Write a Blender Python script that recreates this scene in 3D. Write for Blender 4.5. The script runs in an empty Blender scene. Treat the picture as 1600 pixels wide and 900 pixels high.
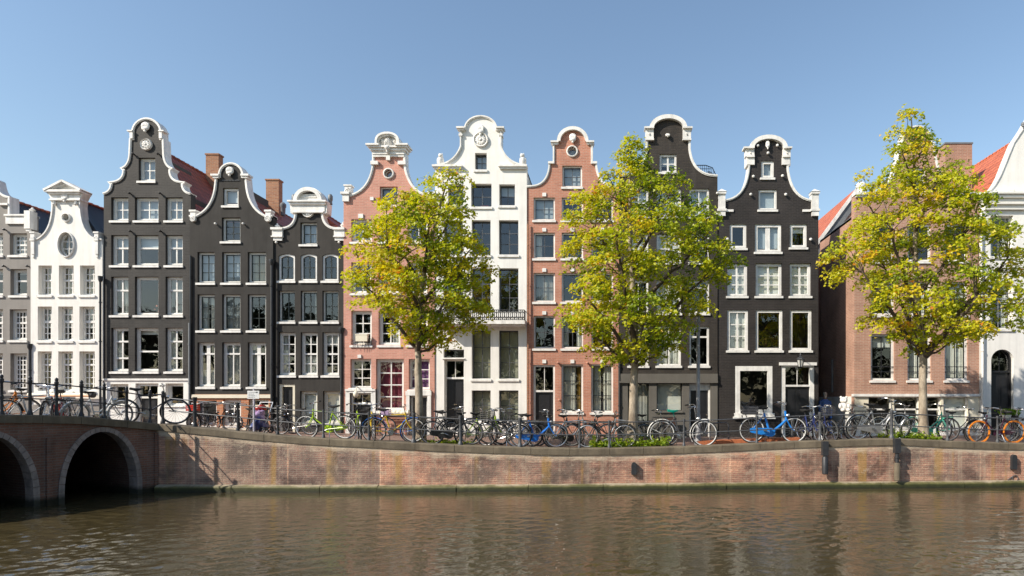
import bpy, math, random
import numpy as np
from mathutils import Vector, Matrix
from mathutils.geometry import delaunay_2d_cdt
random.seed(7)
R = math.radians
PI = math.pi
sc = bpy.context.scene
COL = sc.collection

# ------------------------------------------------------------------ camera model
F, CX, HY, EYE = 940.0, 950.0, 625.0, 2.65      # focal (px of a 1600 px wide frame), principal point, eye height
S = 38.0                                        # px per metre on the house fronts
YH = F / S                                      # distance to the house fronts

def wx(px, Y): return (px - CX) / F * Y
def wz(py, Y): return EYE - (py - HY) / F * Y
def hx(px): return (px - CX) / S
def hz(py): return EYE - (py - HY) / S

def lerp(tab, x):
    if x <= tab[0][0]: return tab[0][1]
    for (a, va), (b, vb) in zip(tab, tab[1:]):
        if x <= b:
            return va + (vb - va) * (x - a) / (b - a)
    return tab[-1][1]

# ------------------------------------------------------------------ objects
ROOT = {}
def tag(o, label=None, cat=None, group=None, kind=None):
    if label: o['label'] = label
    if cat: o['category'] = cat
    if group: o['group'] = group
    if kind: o['kind'] = kind
    return o

def thing(name, label, cat, loc=(0, 0, 0), rz=0.0, group=None):
    o = bpy.data.objects.new(name, None)
    o.empty_display_size = 0.1
    COL.objects.link(o)
    o.location = loc
    o.rotation_euler = (0, 0, rz)
    ROOT[o.name] = Vector(loc)
    return tag(o, label, cat, group)

class MB:
    """collects shapes into one mesh"""
    def __init__(s): s.v = []; s.f = []; s.m = []; s.cur = 0
    def add(s, vs, fs):
        n = len(s.v)
        s.v += [tuple(v) for v in vs]
        s.f += [tuple(n + i for i in f) for f in fs]
        s.m += [s.cur] * len(fs)
    def box(s, x0, x1, y0, y1, z0, z1):
        s.add([(x0,y0,z0),(x1,y0,z0),(x1,y1,z0),(x0,y1,z0),(x0,y0,z1),(x1,y0,z1),(x1,y1,z1),(x0,y1,z1)],
              [(0,3,2,1),(4,5,6,7),(0,1,5,4),(1,2,6,5),(2,3,7,6),(3,0,4,7)])
    def pbox(s, a, b, y0, y1):                      # px rectangle on the house plane
        s.box(hx(a[0]), hx(b[0]), y0, y1, hz(b[1]), hz(a[1]))
    def prism(s, poly, y0, y1):                     # poly in (x, z), extruded along y
        n = len(poly)
        s.add([(x, y0, z) for x, z in poly] + [(x, y1, z) for x, z in poly],
              [tuple(range(n)), tuple(range(2*n-1, n-1, -1))] +
              [(i, i+n, (i+1) % n + n, (i+1) % n) for i in range(n)])
    def tube(s, pts, r, n=8, closed=False, caps=True):
        pts = [Vector(p) for p in pts]
        m = len(pts)
        rs = r if isinstance(r, (list, tuple)) else [r] * m
        if closed:
            tans = [(pts[(i+1) % m] - pts[i-1]).normalized() for i in range(m)]
        else:
            tans = [(pts[min(i+1, m-1)] - pts[max(i-1, 0)]).normalized() for i in range(m)]
        up = Vector((0, 0, 1)) if abs(tans[0].z) < .9 else Vector((0, 1, 0))
        u = tans[0].cross(up).normalized()
        vs = []
        for p, t, rr in zip(pts, tans, rs):
            u = (u - t * u.dot(t))
            u = u.normalized() if u.length > 1e-6 else t.orthogonal().normalized()
            w = t.cross(u)
            for k in range(n):
                a = 2 * PI * k / n
                vs.append(p + (u * math.cos(a) + w * math.sin(a)) * rr)
        fs = []
        for i in range(m if closed else m - 1):
            j = (i + 1) % m
            for k in range(n):
                fs.append((i*n+k, i*n+(k+1) % n, j*n+(k+1) % n, j*n+k))
        if caps and not closed:
            fs += [tuple(range(n-1, -1, -1)), tuple((m-1)*n+k for k in range(n))]
        s.add(vs, fs)
    def lathe(s, prof, c, n=14, axis='z'):          # prof [(r, h)]
        vs, fs = [], []
        for r, h in prof:
            for k in range(n):
                a = 2 * PI * k / n
                if axis == 'z': vs.append((c[0]+r*math.cos(a), c[1]+r*math.sin(a), c[2]+h))
                elif axis == 'y': vs.append((c[0]+r*math.cos(a), c[1]+h, c[2]+r*math.sin(a)))
                else: vs.append((c[0]+h, c[1]+r*math.cos(a), c[2]+r*math.sin(a)))
        for i in range(len(prof)-1):
            for k in range(n):
                fs.append((i*n+k, i*n+(k+1) % n, (i+1)*n+(k+1) % n, (i+1)*n+k))
        fs += [tuple(range(n-1, -1, -1)), tuple((len(prof)-1)*n+k for k in range(n))]
        s.add(vs, fs)
    def ell(s, c, rad, n=10, m=6):
        vs = [(c[0], c[1], c[2]-rad[2])]; fs = []
        for i in range(1, m):
            ph = -PI/2 + PI*i/m
            for k in range(n):
                a = 2*PI*k/n
                vs.append((c[0]+rad[0]*math.cos(ph)*math.cos(a), c[1]+rad[1]*math.cos(ph)*math.sin(a), c[2]+rad[2]*math.sin(ph)))
        vs.append((c[0], c[1], c[2]+rad[2]))
        for k in range(n): fs.append((0, 1+(k+1) % n, 1+k))
        for i in range(m-2):
            for k in range(n):
                a = 1+i*n
                fs.append((a+k, a+(k+1) % n, a+n+(k+1) % n, a+n+k))
        t = len(vs)-1; a = 1+(m-2)*n
        for k in range(n): fs.append((a+k, a+(k+1) % n, t))
        s.add(vs, fs)
    def strip(s, path, win, wout, y0, y1):          # moulding along an (x,z) path running left to right
        n = len(path)
        P = [Vector(p) for p in path]
        ins, outs = [], []
        for i in range(n):
            d0 = (P[i]-P[i-1]).normalized() if i else (P[1]-P[0]).normalized()
            d1 = (P[i+1]-P[i]).normalized() if i < n-1 else d0
            n0, n1 = Vector((d0.y, -d0.x)), Vector((d1.y, -d1.x))
            b = n0 + n1
            b = b.normalized() if b.length > .3 else n0
            k = min(1.6, 1.0 / max(.3, b.dot(n0)))
            ins.append(P[i] + b*win*k); outs.append(P[i] - b*wout*k)
        vs = []
        for i in range(n):
            vs += [(ins[i].x, y0, ins[i].y), (outs[i].x, y0, outs[i].y), (outs[i].x, y1, outs[i].y), (ins[i].x, y1, ins[i].y)]
        fs = []
        for i in range(n-1):
            for k in range(4):
                fs.append((i*4+k, i*4+(k+1) % 4, (i+1)*4+(k+1) % 4, (i+1)*4+k))
        fs += [(0, 1, 2, 3), (n*4-1, n*4-2, n*4-3, n*4-4)]
        s.add(vs, fs)
    def mesh(s, name, mats, off=(0, 0, 0), smooth=False):
        me = bpy.data.meshes.new(name)
        o = Vector(off)
        me.from_pydata([(v[0]-o.x, v[1]-o.y, v[2]-o.z) for v in s.v], [], s.f)
        for m in (mats if isinstance(mats, (list, tuple)) else [mats]): me.materials.append(m)
        me.polygons.foreach_set('material_index', s.m)
        if smooth:
            me.shade_smooth()
            me.set_sharp_from_angle(angle=R(40))
        me.update()
        return me
    def build(s, name, mats, parent=None, smooth=False):
        r = parent
        while r is not None and r.parent is not None: r = r.parent
        off = ROOT.get(r.name, Vector((0, 0, 0))) if r is not None else Vector((0, 0, 0))
        o = bpy.data.objects.new(name, s.mesh(name, mats, off, smooth))
        COL.objects.link(o)
        o.parent = parent
        return o

# ------------------------------------------------------------------ materials
def newmat(name):
    m = bpy.data.materials.new(name); m.use_nodes = True
    nt = m.node_tree
    b = nt.nodes['Principled BSDF']
    return m, nt, b
def N(nt, t, **kw):
    n = nt.nodes.new(t)
    for k, v in kw.items():
        if k.startswith('i_'):
            n.inputs[k[2:].replace('_', ' ')].default_value = v
        else: setattr(n, k, v)
    return n
def L(nt, a, b): nt.links.new(a, b)
def c4(c): return (c[0], c[1], c[2], 1)

def wall_uv(nt):
    tc = N(nt, 'ShaderNodeTexCoord')
    sp = N(nt, 'ShaderNodeSeparateXYZ'); L(nt, tc.outputs['Object'], sp.inputs[0])
    ad = N(nt, 'ShaderNodeMath', operation='ADD'); L(nt, sp.outputs[0], ad.inputs[0]); L(nt, sp.outputs[1], ad.inputs[1])
    cb = N(nt, 'ShaderNodeCombineXYZ'); L(nt, ad.outputs[0], cb.inputs[0]); L(nt, sp.outputs[2], cb.inputs[1])
    return tc, sp, cb.outputs[0]

def mix(nt, fac, a, b, mode='MIX'):
    m = N(nt, 'ShaderNodeMix', data_type='RGBA', blend_type=mode)
    for k, v in ((0, fac), (6, a), (7, b)):
        if hasattr(v, 'is_linked') or isinstance(v, bpy.types.NodeSocket): L(nt, v, m.inputs[k])
        else: m.inputs[k].default_value = v if not isinstance(v, tuple) else (c4(v) if len(v) == 3 else v)
    return m.outputs[2]

def ramp(nt, src, stops):
    r = N(nt, 'ShaderNodeValToRGB')
    L(nt, src, r.inputs[0])
    e = r.color_ramp.elements
    e[0].position = stops[0][0]; e[0].color = c4(stops[0][1])
    e[1].position = stops[-1][0]; e[1].color = c4(stops[-1][1])
    for p, c in stops[1:-1]:
        x = e.new(p); x.color = c4(c)
    return r.outputs[0]

def noise(nt, vec, scale, detail=4, rough=.55, sx=(1, 1, 1)):
    mp = N(nt, 'ShaderNodeMapping'); mp.inputs['Scale'].default_value = sx
    L(nt, vec, mp.inputs[0])
    n = N(nt, 'ShaderNodeTexNoise'); n.inputs['Scale'].default_value = scale
    n.inputs['Detail'].default_value = detail; n.inputs['Roughness'].default_value = rough
    L(nt, mp.outputs[0], n.inputs['Vector'])
    return n.outputs[0]

def bump(nt, b, h, strength=.3, dist=.01):
    bp = N(nt, 'ShaderNodeBump'); bp.inputs['Strength'].default_value = strength; bp.inputs['Distance'].default_value = dist
    L(nt, h, bp.inputs['Height']); L(nt, bp.outputs[0], b.inputs['Normal'])

def tide_mask(nt, tc, sp):
    n = noise(nt, tc.outputs['Object'], 3, 5, .7)
    ma = N(nt, 'ShaderNodeMath', operation='MULTIPLY_ADD'); L(nt, n, ma.inputs[0]); ma.inputs[1].default_value = .22; L(nt, sp.outputs[2], ma.inputs[2])
    return ramp(nt, ma.outputs[0], [(.24, (.95,)*3), (.38, (0, 0, 0))])

def brick_mat(name, c1, c2, mort, bw=.22, rh=.066, ms=.009, stain=(.75, 1.15), rough=.85, bs=.5, streak=None, streak_amt=.35, tide=False):
    m, nt, b = newmat(name); b.inputs['Specular IOR Level'].default_value = .22
    tc, sp, uv = wall_uv(nt)
    br = N(nt, 'ShaderNodeTexBrick')
    br.inputs['Color1'].default_value = c4(c1); br.inputs['Color2'].default_value = c4(c2); br.inputs['Mortar'].default_value = c4(mort)
    br.inputs['Scale'].default_value = 1; br.inputs['Mortar Size'].default_value = ms; br.inputs['Mortar Smooth'].default_value = .2
    br.inputs['Brick Width'].default_value = bw; br.inputs['Row Height'].default_value = rh; br.inputs['Bias'].default_value = 0
    L(nt, uv, br.inputs['Vector'])
    n1 = noise(nt, tc.outputs['Object'], .9, 6, .65)
    st = ramp(nt, n1, [(.3, (stain[0],)*3), (.7, (stain[1],)*3)])
    col = mix(nt, 1.0, br.outputs[0], st, 'MULTIPLY')
    if streak:
        n2 = noise(nt, uv, 1.0, 3, .6, (2.2, .12, 1))
        f = ramp(nt, n2, [(.52, (0, 0, 0)), (.72, (streak_amt,)*3)])
        col = mix(nt, f, col, streak)
    if tide:
        col = mix(nt, tide_mask(nt, tc, sp), col, (.016, .018, .010))
    L(nt, col, b.inputs['Base Color'])
    b.inputs['Roughness'].default_value = rough
    n3 = noise(nt, tc.outputs['Object'], 40, 3, .6)
    h = mix(nt, .35, br.outputs[1], n3)
    iv = N(nt, 'ShaderNodeInvert'); L(nt, h, iv.inputs[1])
    bump(nt, b, iv.outputs[0], bs, .012)
    return m

def plain(name, col, rough=.6, var=.18, scale=3.0, metal=0.0, streak=0.0, bs=.12, bscale=30, spec=.5, tide=False):
    m, nt, b = newmat(name)
    tc, sp, uv = wall_uv(nt)
    n1 = noise(nt, tc.outputs['Object'], scale, 6, .65)
    st = ramp(nt, n1, [(.28, (1-var,)*3), (.72, (1+var*.6,)*3)])
    c = mix(nt, 1.0, col, st, 'MULTIPLY')
    if streak:
        n2 = noise(nt, uv, 1.0, 4, .6, (5, .35, 1))
        f = ramp(nt, n2, [(.45, (1, 1, 1)), (.75, (1-streak,)*3)])
        c = mix(nt, 1.0, c, f, 'MULTIPLY')
    if tide: c = mix(nt, tide_mask(nt, tc, sp), c, (.016, .018, .010))
    L(nt, c, b.inputs['Base Color'])
    b.inputs['Roughness'].default_value = rough; b.inputs['Metallic'].default_value = metal
    b.inputs['Specular IOR Level'].default_value = spec
    if bs:
        bump(nt, b, noise(nt, tc.outputs['Object'], bscale, 4, .6), bs, .01)
    return m

def tile_mat(name, c1, c2, rough=.55):
    m, nt, b = newmat(name)
    tc = N(nt, 'ShaderNodeTexCoord')
    sp = N(nt, 'ShaderNodeSeparateXYZ'); L(nt, tc.outputs['Object'], sp.inputs[0])
    cb = N(nt, 'ShaderNodeCombineXYZ'); L(nt, sp.outputs[1], cb.inputs[0])
    mu = N(nt, 'ShaderNodeMath', operation='MULTIPLY'); mu.inputs[1].default_value = 1.25
    L(nt, sp.outputs[2], mu.inputs[0]); L(nt, mu.outputs[0], cb.inputs[1])
    br = N(nt, 'ShaderNodeTexBrick'); br.offset = 0
    br.inputs['Color1'].default_value = c4(c1); br.inputs['Color2'].default_value = c4(c2)
    br.inputs['Mortar'].default_value = c4(tuple(x*.35 for x in c1))
    br.inputs['Scale'].default_value = 1; br.inputs['Mortar Size'].default_value = .028
    br.inputs['Mortar Smooth'].default_value = .6
    br.inputs['Brick Width'].default_value = .24; br.inputs['Row Height'].default_value = .3
    L(nt, cb.outputs[0], br.inputs['Vector'])
    n1 = noise(nt, tc.outputs['Object'], 2.0, 5, .65)
    col = mix(nt, 1.0, br.outputs[0], ramp(nt, n1, [(.3, (.7,)*3), (.7, (1.12,)*3)]), 'MULTIPLY')
    L(nt, col, b.inputs['Base Color']); b.inputs['Roughness'].default_value = rough
    wv = N(nt, 'ShaderNodeTexWave', wave_type='BANDS', bands_direction='X')
    wv.inputs['Scale'].default_value = 1/.24/ (2*PI) * PI * 2 / 2; L(nt, cb.outputs[0], wv.inputs['Vector'])
    iv = N(nt, 'ShaderNodeInvert'); L(nt, br.outputs[1], iv.inputs[1])
    h = mix(nt, .5, iv.outputs[0], wv.outputs[0])
    bump(nt, b, h, .8, .05)
    return m

def glass_mat():
    m, nt, b = newmat('window_glass'); nt.nodes.remove(b)
    out = nt.nodes['Material Output']
    tr = N(nt, 'ShaderNodeBsdfTransparent'); tr.inputs[0].default_value = (.86, .89, .87, 1)
    gl = N(nt, 'ShaderNodeBsdfGlossy'); gl.inputs['Roughness'].default_value = .01
    gl.inputs[0].default_value = (.95, .97, 1, 1)
    lw = N(nt, 'ShaderNodeLayerWeight'); lw.inputs[0].default_value = .5      # symmetric Schlick term, same from both sides
    pw = N(nt, 'ShaderNodeMath', operation='POWER'); L(nt, lw.outputs['Facing'], pw.inputs[0]); pw.inputs[1].default_value = 5
    fr = N(nt, 'ShaderNodeMath', operation='MULTIPLY_ADD'); L(nt, pw.outputs[0], fr.inputs[0]); fr.inputs[1].default_value = .91; fr.inputs[2].default_value = .09
    tc = N(nt, 'ShaderNodeTexCoord')
    n = noise(nt, tc.outputs['Object'], 2.2, 1.5, .4)
    bp = N(nt, 'ShaderNodeBump'); bp.inputs['Strength'].default_value = .12; bp.inputs['Distance'].default_value = .02
    L(nt, n, bp.inputs['Height']); L(nt, bp.outputs[0], gl.inputs['Normal'])
    ms = N(nt, 'ShaderNodeMixShader')
    L(nt, fr.outputs[0], ms.inputs[0]); L(nt, tr.outputs[0], ms.inputs[1]); L(nt, gl.outputs[0], ms.inputs[2])
    L(nt, ms.outputs[0], out.inputs[0])
    return m

M = {}
M['glass'] = glass_mat()
M['white'] = plain('white_paint', (.79, .77, .73), .5, .2, 3.5, streak=.26, bs=.08)
M['cream'] = plain('cream_paint', (.72, .66, .52), .5, .1, 2.5, bs=.08)
M['casing'] = plain('casing_paint', (.73, .705, .645), .45, .08, 4, bs=.05)
M['whiteplaster'] = plain('white_plaster', (.79, .77, .725), .7, .09, 1.3, streak=.13, bs=.25, bscale=18)
M['creamplaster'] = plain('cream_plaster', (.78, .755, .705), .7, .09, 1.3, streak=.14, bs=.25, bscale=18)
M['greyplaster'] = plain('grey_plaster', (.235, .215, .195), .75, .12, 1.3, streak=.12, bs=.3, bscale=16)
M['taupe'] = plain('taupe_plaster', (.13, .12, .105), .75, .14, 1.3, streak=.15, bs=.2, bscale=16, spec=.25)
M['darkC'] = brick_mat('charcoal_brick', (.042, .039, .036), (.033, .0305, .0285), (.052, .048, .045), stain=(.7, 1.2), bs=.6, rough=.6, streak=(.075, .066, .058), streak_amt=.4)
M['darkD'] = plain('charcoal_plaster', (.041, .038, .035), .75, .28, 1.1, streak=.25, bs=.3, bscale=14, spec=.2)
M['darkE'] = plain('slate_plaster', (.044, .040, .036), .75, .28, 1.1, streak=.28, bs=.3, bscale=14, spec=.2)
M['darkI'] = brick_mat('brown_black_brick', (.056, .046, .038), (.042, .036, .031), (.036, .032, .029), stain=(.7, 1.2), bs=.6, rough=.65, streak=(.09, .08, .072), streak_amt=.35)
M['darkJ'] = brick_mat('black_brick', (.038, .032, .030), (.030, .026, .0245), (.046, .041, .038), stain=(.7, 1.25), bs=.6, rough=.5)
M['pink'] = brick_mat('pink_brick', (.61, .29, .225), (.52, .24, .185), (.56, .36, .28), stain=(.8, 1.12), streak=(.36, .20, .155), streak_amt=.4)
M['red'] = brick_mat('red_brick', (.52, .225, .15), (.43, .18, .12), (.48, .31, .24), stain=(.74, 1.15), streak=(.27, .13, .09), streak_amt=.45)
M['brownbrick'] = brick_mat('brown_brick', (.46, .25, .175), (.37, .195, .14), (.49, .36, .28), stain=(.72, 1.15), streak=(.26, .15, .11), streak_amt=.45)
M['chimney'] = brick_mat('chimney_brick', (.42, .20, .11), (.30, .13, .075), (.36, .26, .19), stain=(.8, 1.1))
M['shopbrick'] = brick_mat('orange_brick', (.50, .19, .09), (.40, .14, .07), (.45, .30, .2))
M['tile_red'] = tile_mat('dark_red_tile', (.40, .09, .048), (.30, .068, .04))
M['tile_orange'] = tile_mat('orange_tile', (.62, .17, .075), (.52, .13, .06))
M['tile_black'] = tile_mat('black_tile', (.020, .021, .024), (.014, .014, .017), .25)
M['lead'] = plain('lead_grey', (.16, .17, .18), .5, .2)
M['black'] = plain('black_paint', (.018, .018, .02), .35, .2, 5, bs=.05)
M['darkgreen'] = plain('dark_green_paint', (.02, .026, .022), .35, .2, 5, bs=.05)
M['iron'] = plain('grey_iron', (.085, .088, .094), .5, .3, 6, bs=.15, metal=.2)
M['irondark'] = plain('dark_iron', (.032, .034, .038), .5, .3, 6, bs=.15, metal=.2)
M['interior'] = plain('interior_wall', (.075, .066, .056), .8, .3, 1.0, bs=0)
M['curtain'] = plain('white_curtain', (.74, .73, .68), .9, .06, 3, bs=0)
M['net'] = plain('grey_net_curtain', (.42, .42, .40), .9, .12, 3, bs=0)
M['yellowcurtain'] = plain('straw_curtain', (.60, .52, .33), .9, .15, 3, bs=0)
M['gold'] = plain('golden_curtain', (.42, .26, .05), .9, .15, 3, bs=0)
M['skyblind'] = plain('sky_tinted_blind', (.44, .50, .56), .8, .04, 2, bs=0)  # blind whose pale blue stands in for sky reflected in upper panes
M['blind'] = plain('white_blind', (.70, .70, .66), .7, .04, 2, bs=0)
M['shutter'] = plain('sage_shutter', (.33, .32, .245), .6, .08, 2, bs=0)
M['purple'] = plain('purple_film', (.20, .07, .22), .6, .1, 2, bs=0)
M['wine'] = plain('wine_curtain', (.30, .062, .10), .8, .2, 1.5, bs=0)
M['stone'] = plain('coping_stone', (.155, .125, .085), .9, .5, 1.4, streak=.35, bs=.5, bscale=12)
M['ringstone'] = plain('arch_stone', (.27, .225, .205), .8, .4, 4, streak=.35, bs=.4, bscale=16, tide=True)
M['orangewood'] = plain('orange_stripe', (.62, .30, .14), .6, .1)

# ------------------------------------------------------------------ terrain
WATER_PX = [(0, 768), (245, 768), (500, 768.5), (800, 767), (1000, 765), (1200, 763), (1400, 762), (1600, 760), (1900, 758)]
COPE_PX = [(245, 662), (300, 667), (360, 673), (440, 681), (520, 686), (600, 690), (720, 696), (800, 699), (900, 701),
           (960, 700.5), (1030, 699), (1100, 697), (1160, 694), (1240, 690), (1290, 688.5), (1390, 685), (1420, 686), (1500, 690), (1580, 692.5), (1750, 696)]
def quayY_px(px): return F * EYE / (lerp(WATER_PX, px) - HY)
QUAY = [(wx(p, quayY_px(p)), quayY_px(p)) for p in [245, 340, 440, 520, 600, 660, 720, 800, 850, 900, 960, 1030, 1100, 1160, 1240, 1290, 1390, 1420, 1500, 1580, 1750]]
QP = [245, 340, 440, 520, 600, 660, 720, 800, 850, 900, 960, 1030, 1100, 1160, 1240, 1290, 1390, 1420, 1500, 1580, 1750]
COPE = [(q[0], wz(lerp(COPE_PX, p), q[1])) for p, q in zip(QP, QUAY)]
def quayY(X): return lerp(QUAY, X)
def copeZ(X): return lerp(COPE, X)
HOUSEZ = [(hx(p), z) for p, z in [(-100, 1.75), (230, 1.62), (360, 1.42), (480, 1.32), (610, 1.24), (750, 1.20), (900, 1.15), (1045, 1.13), (1200, 1.12), (1430, 1.2), (1700, 1.2)]]
def gz(X, Y):
    q = quayY(X); t = min(1, max(0, (Y - q) / (YH - q)))
    t2 = min(1, t * 1.5)
    z = (copeZ(X) - .03) * (1 - t2) + lerp(HOUSEZ, X) * t2
    return z

# ground sheet: street in front of the houses and land beyond, to the horizon
def paving():
    m, nt, b = newmat('street_paving')
    tc = N(nt, 'ShaderNodeTexCoord')
    br = N(nt, 'ShaderNodeTexBrick'); br.inputs['Scale'].default_value = 1
    br.inputs['Color1'].default_value = (.26, .15, .11, 1); br.inputs['Color2'].default_value = (.19, .12, .095, 1); br.inputs['Mortar'].default_value = (.1, .085, .07, 1)
    br.inputs['Brick Width'].default_value = .2; br.inputs['Row Height'].default_value = .1; br.inputs['Mortar Size'].default_value = .006
    L(nt, tc.outputs['Object'], br.inputs['Vector'])
    n1 = noise(nt, tc.outputs['Object'], .7, 6, .7)
    L(nt, mix(nt, 1.0, br.outputs[0], ramp(nt, n1, [(.3, (.7,)*3), (.7, (1.2,)*3)]), 'MULTIPLY'), b.inputs['Base Color'])
    b.inputs['Roughness'].default_value = .85
    return m
M['paving'] = paving()
mb = MB()
xs = sorted(set([-300, -60, -30, -20] + [q[0]+.0 for q in QUAY] + [18, 30, 60, 300]))
ys_t = [0, .15, .3, .5, .7, 1.0]
rows = []
for X in xs:
    q = quayY(X) + .33
    col = [(X, q + (YH - q) * t) for t in ys_t]
    rows.append([(x, y, gz(x, y)) for x, y in col] + [(X, 34, lerp(HOUSEZ, X)), (X, 400, lerp(HOUSEZ, X))])
k = len(rows[0])
mb.add([p for r in rows for p in r], [(i*k+j, (i+1)*k+j, (i+1)*k+j+1, i*k+j+1) for i in range(len(rows)-1) for j in range(k-1)])
tag(mb.build('street', M['paving']), kind='structure')

# canal bed / far bank ground behind the viewer
mb = MB()
mb.add([(-300, -300, 1.0), (300, -300, 1.0), (300, -11, 1.0), (-300, -11, 1.0), (-300, -11, -.6), (300, -11, -.6), (300, 60, -.6), (-300, 60, -.6)],
       [(0, 1, 2, 3), (3, 2, 5, 4), (4, 5, 6, 7)])
tag(mb.build('ground', plain('bank_earth', (.10, .085, .06), .9, .3, 1)), kind='structure')

# ------------------------------------------------------------------ water
WAVE = .0050
def water_mat():
    m, nt, b = newmat('canal_water')
    tc = N(nt, 'ShaderNodeTexCoord')
    n0 = noise(nt, tc.outputs['Object'], .22, 3, .6)
    L(nt, ramp(nt, n0, [(.3, (.050, .039, .018)), (.7, (.067, .053, .026))]), b.inputs['Base Color'])
    b.inputs['Roughness'].default_value = .02
    b.inputs['IOR'].default_value = 1.8
    b.inputs['Specular IOR Level'].default_value = .55
    d = noise(nt, tc.outputs['Object'], 1.0, 3, .55, (9, 13, 1))
    h3 = N(nt, 'ShaderNodeMath', operation='MULTIPLY'); L(nt, d, h3.inputs[0]); h3.inputs[1].default_value = .0045
    bp = N(nt, 'ShaderNodeBump'); bp.inputs['Strength'].default_value = 1; bp.inputs['Distance'].default_value = 1.0
    L(nt, h3.outputs[0], bp.inputs['Height']); L(nt, bp.outputs[0], b.inputs['Normal'])
    return m
# one sheet: fine wind ripples modelled where the canal is near, flat further off
wr = np.random.RandomState(5)
gx = np.concatenate([[-90, -60, -40, -28], np.arange(-23, 23.01, .035), [28, 40, 60, 90]])
gy = np.concatenate([[-10.9, -6, -1, 3, 5], np.arange(6.4, 18.9, .036), [21, 26]])
GX, GY = np.meshgrid(gx, gy)
H_ = np.zeros_like(GX)
for i in range(76):
    lam = np.exp(wr.uniform(np.log(.115), np.log(.62)))
    th = wr.normal(PI/2+.2, .75)
    kx, ky = 2*PI/lam*math.cos(th), 2*PI/lam*math.sin(th)
    ph = wr.uniform(0, 2*PI); env = .5+.5*np.sin(GX*wr.uniform(-.9, .9)+GY*wr.uniform(-.9, .9)+wr.uniform(0, 6))
    s_ = np.sin(GX*kx+GY*ky+ph)
    H_ += lam**1.05*WAVE*env*(s_+.25*np.cos(2*(GX*kx+GY*ky+ph)))
calm = np.clip(.62+.30*np.sin(GX*.31+1.1+.5*np.sin(GY*.7))*np.sin(GY*.52+GX*.11)+.22*np.sin(GX*.83+GY*.9), .25, 1.15)
lee = np.clip((17.6-GY)/3.2, .30, 1)                    # calmer in the lee of the quay
win = np.clip((23-np.abs(GX))/2, 0, 1)*np.clip((GY-6.4)/1.0, 0, 1)*np.clip((18.8-GY)/.6, 0, 1)
H_ *= calm*lee*win
nyw, nxw = GX.shape
me = bpy.data.meshes.new('water')
idx = np.arange(nxw*nyw).reshape(nyw, nxw)
quads = np.stack([idx[:-1, :-1], idx[:-1, 1:], idx[1:, 1:], idx[1:, :-1]], -1).reshape(-1, 4)
me.vertices.add(nxw*nyw); me.vertices.foreach_set('co', np.stack([GX, GY, H_], -1).astype(np.float32).ravel())
me.loops.add(quads.size); me.loops.foreach_set('vertex_index', quads.astype(np.int32).ravel())
me.polygons.add(len(quads)); me.polygons.foreach_set('loop_start', np.arange(0, quads.size, 4, dtype=np.int32))
me.update(calc_edges=True); me.shade_smooth(); me.materials.append(water_mat())
wo_ = bpy.data.objects.new('water', me); COL.objects.link(wo_); tag(wo_, kind='structure')


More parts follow.
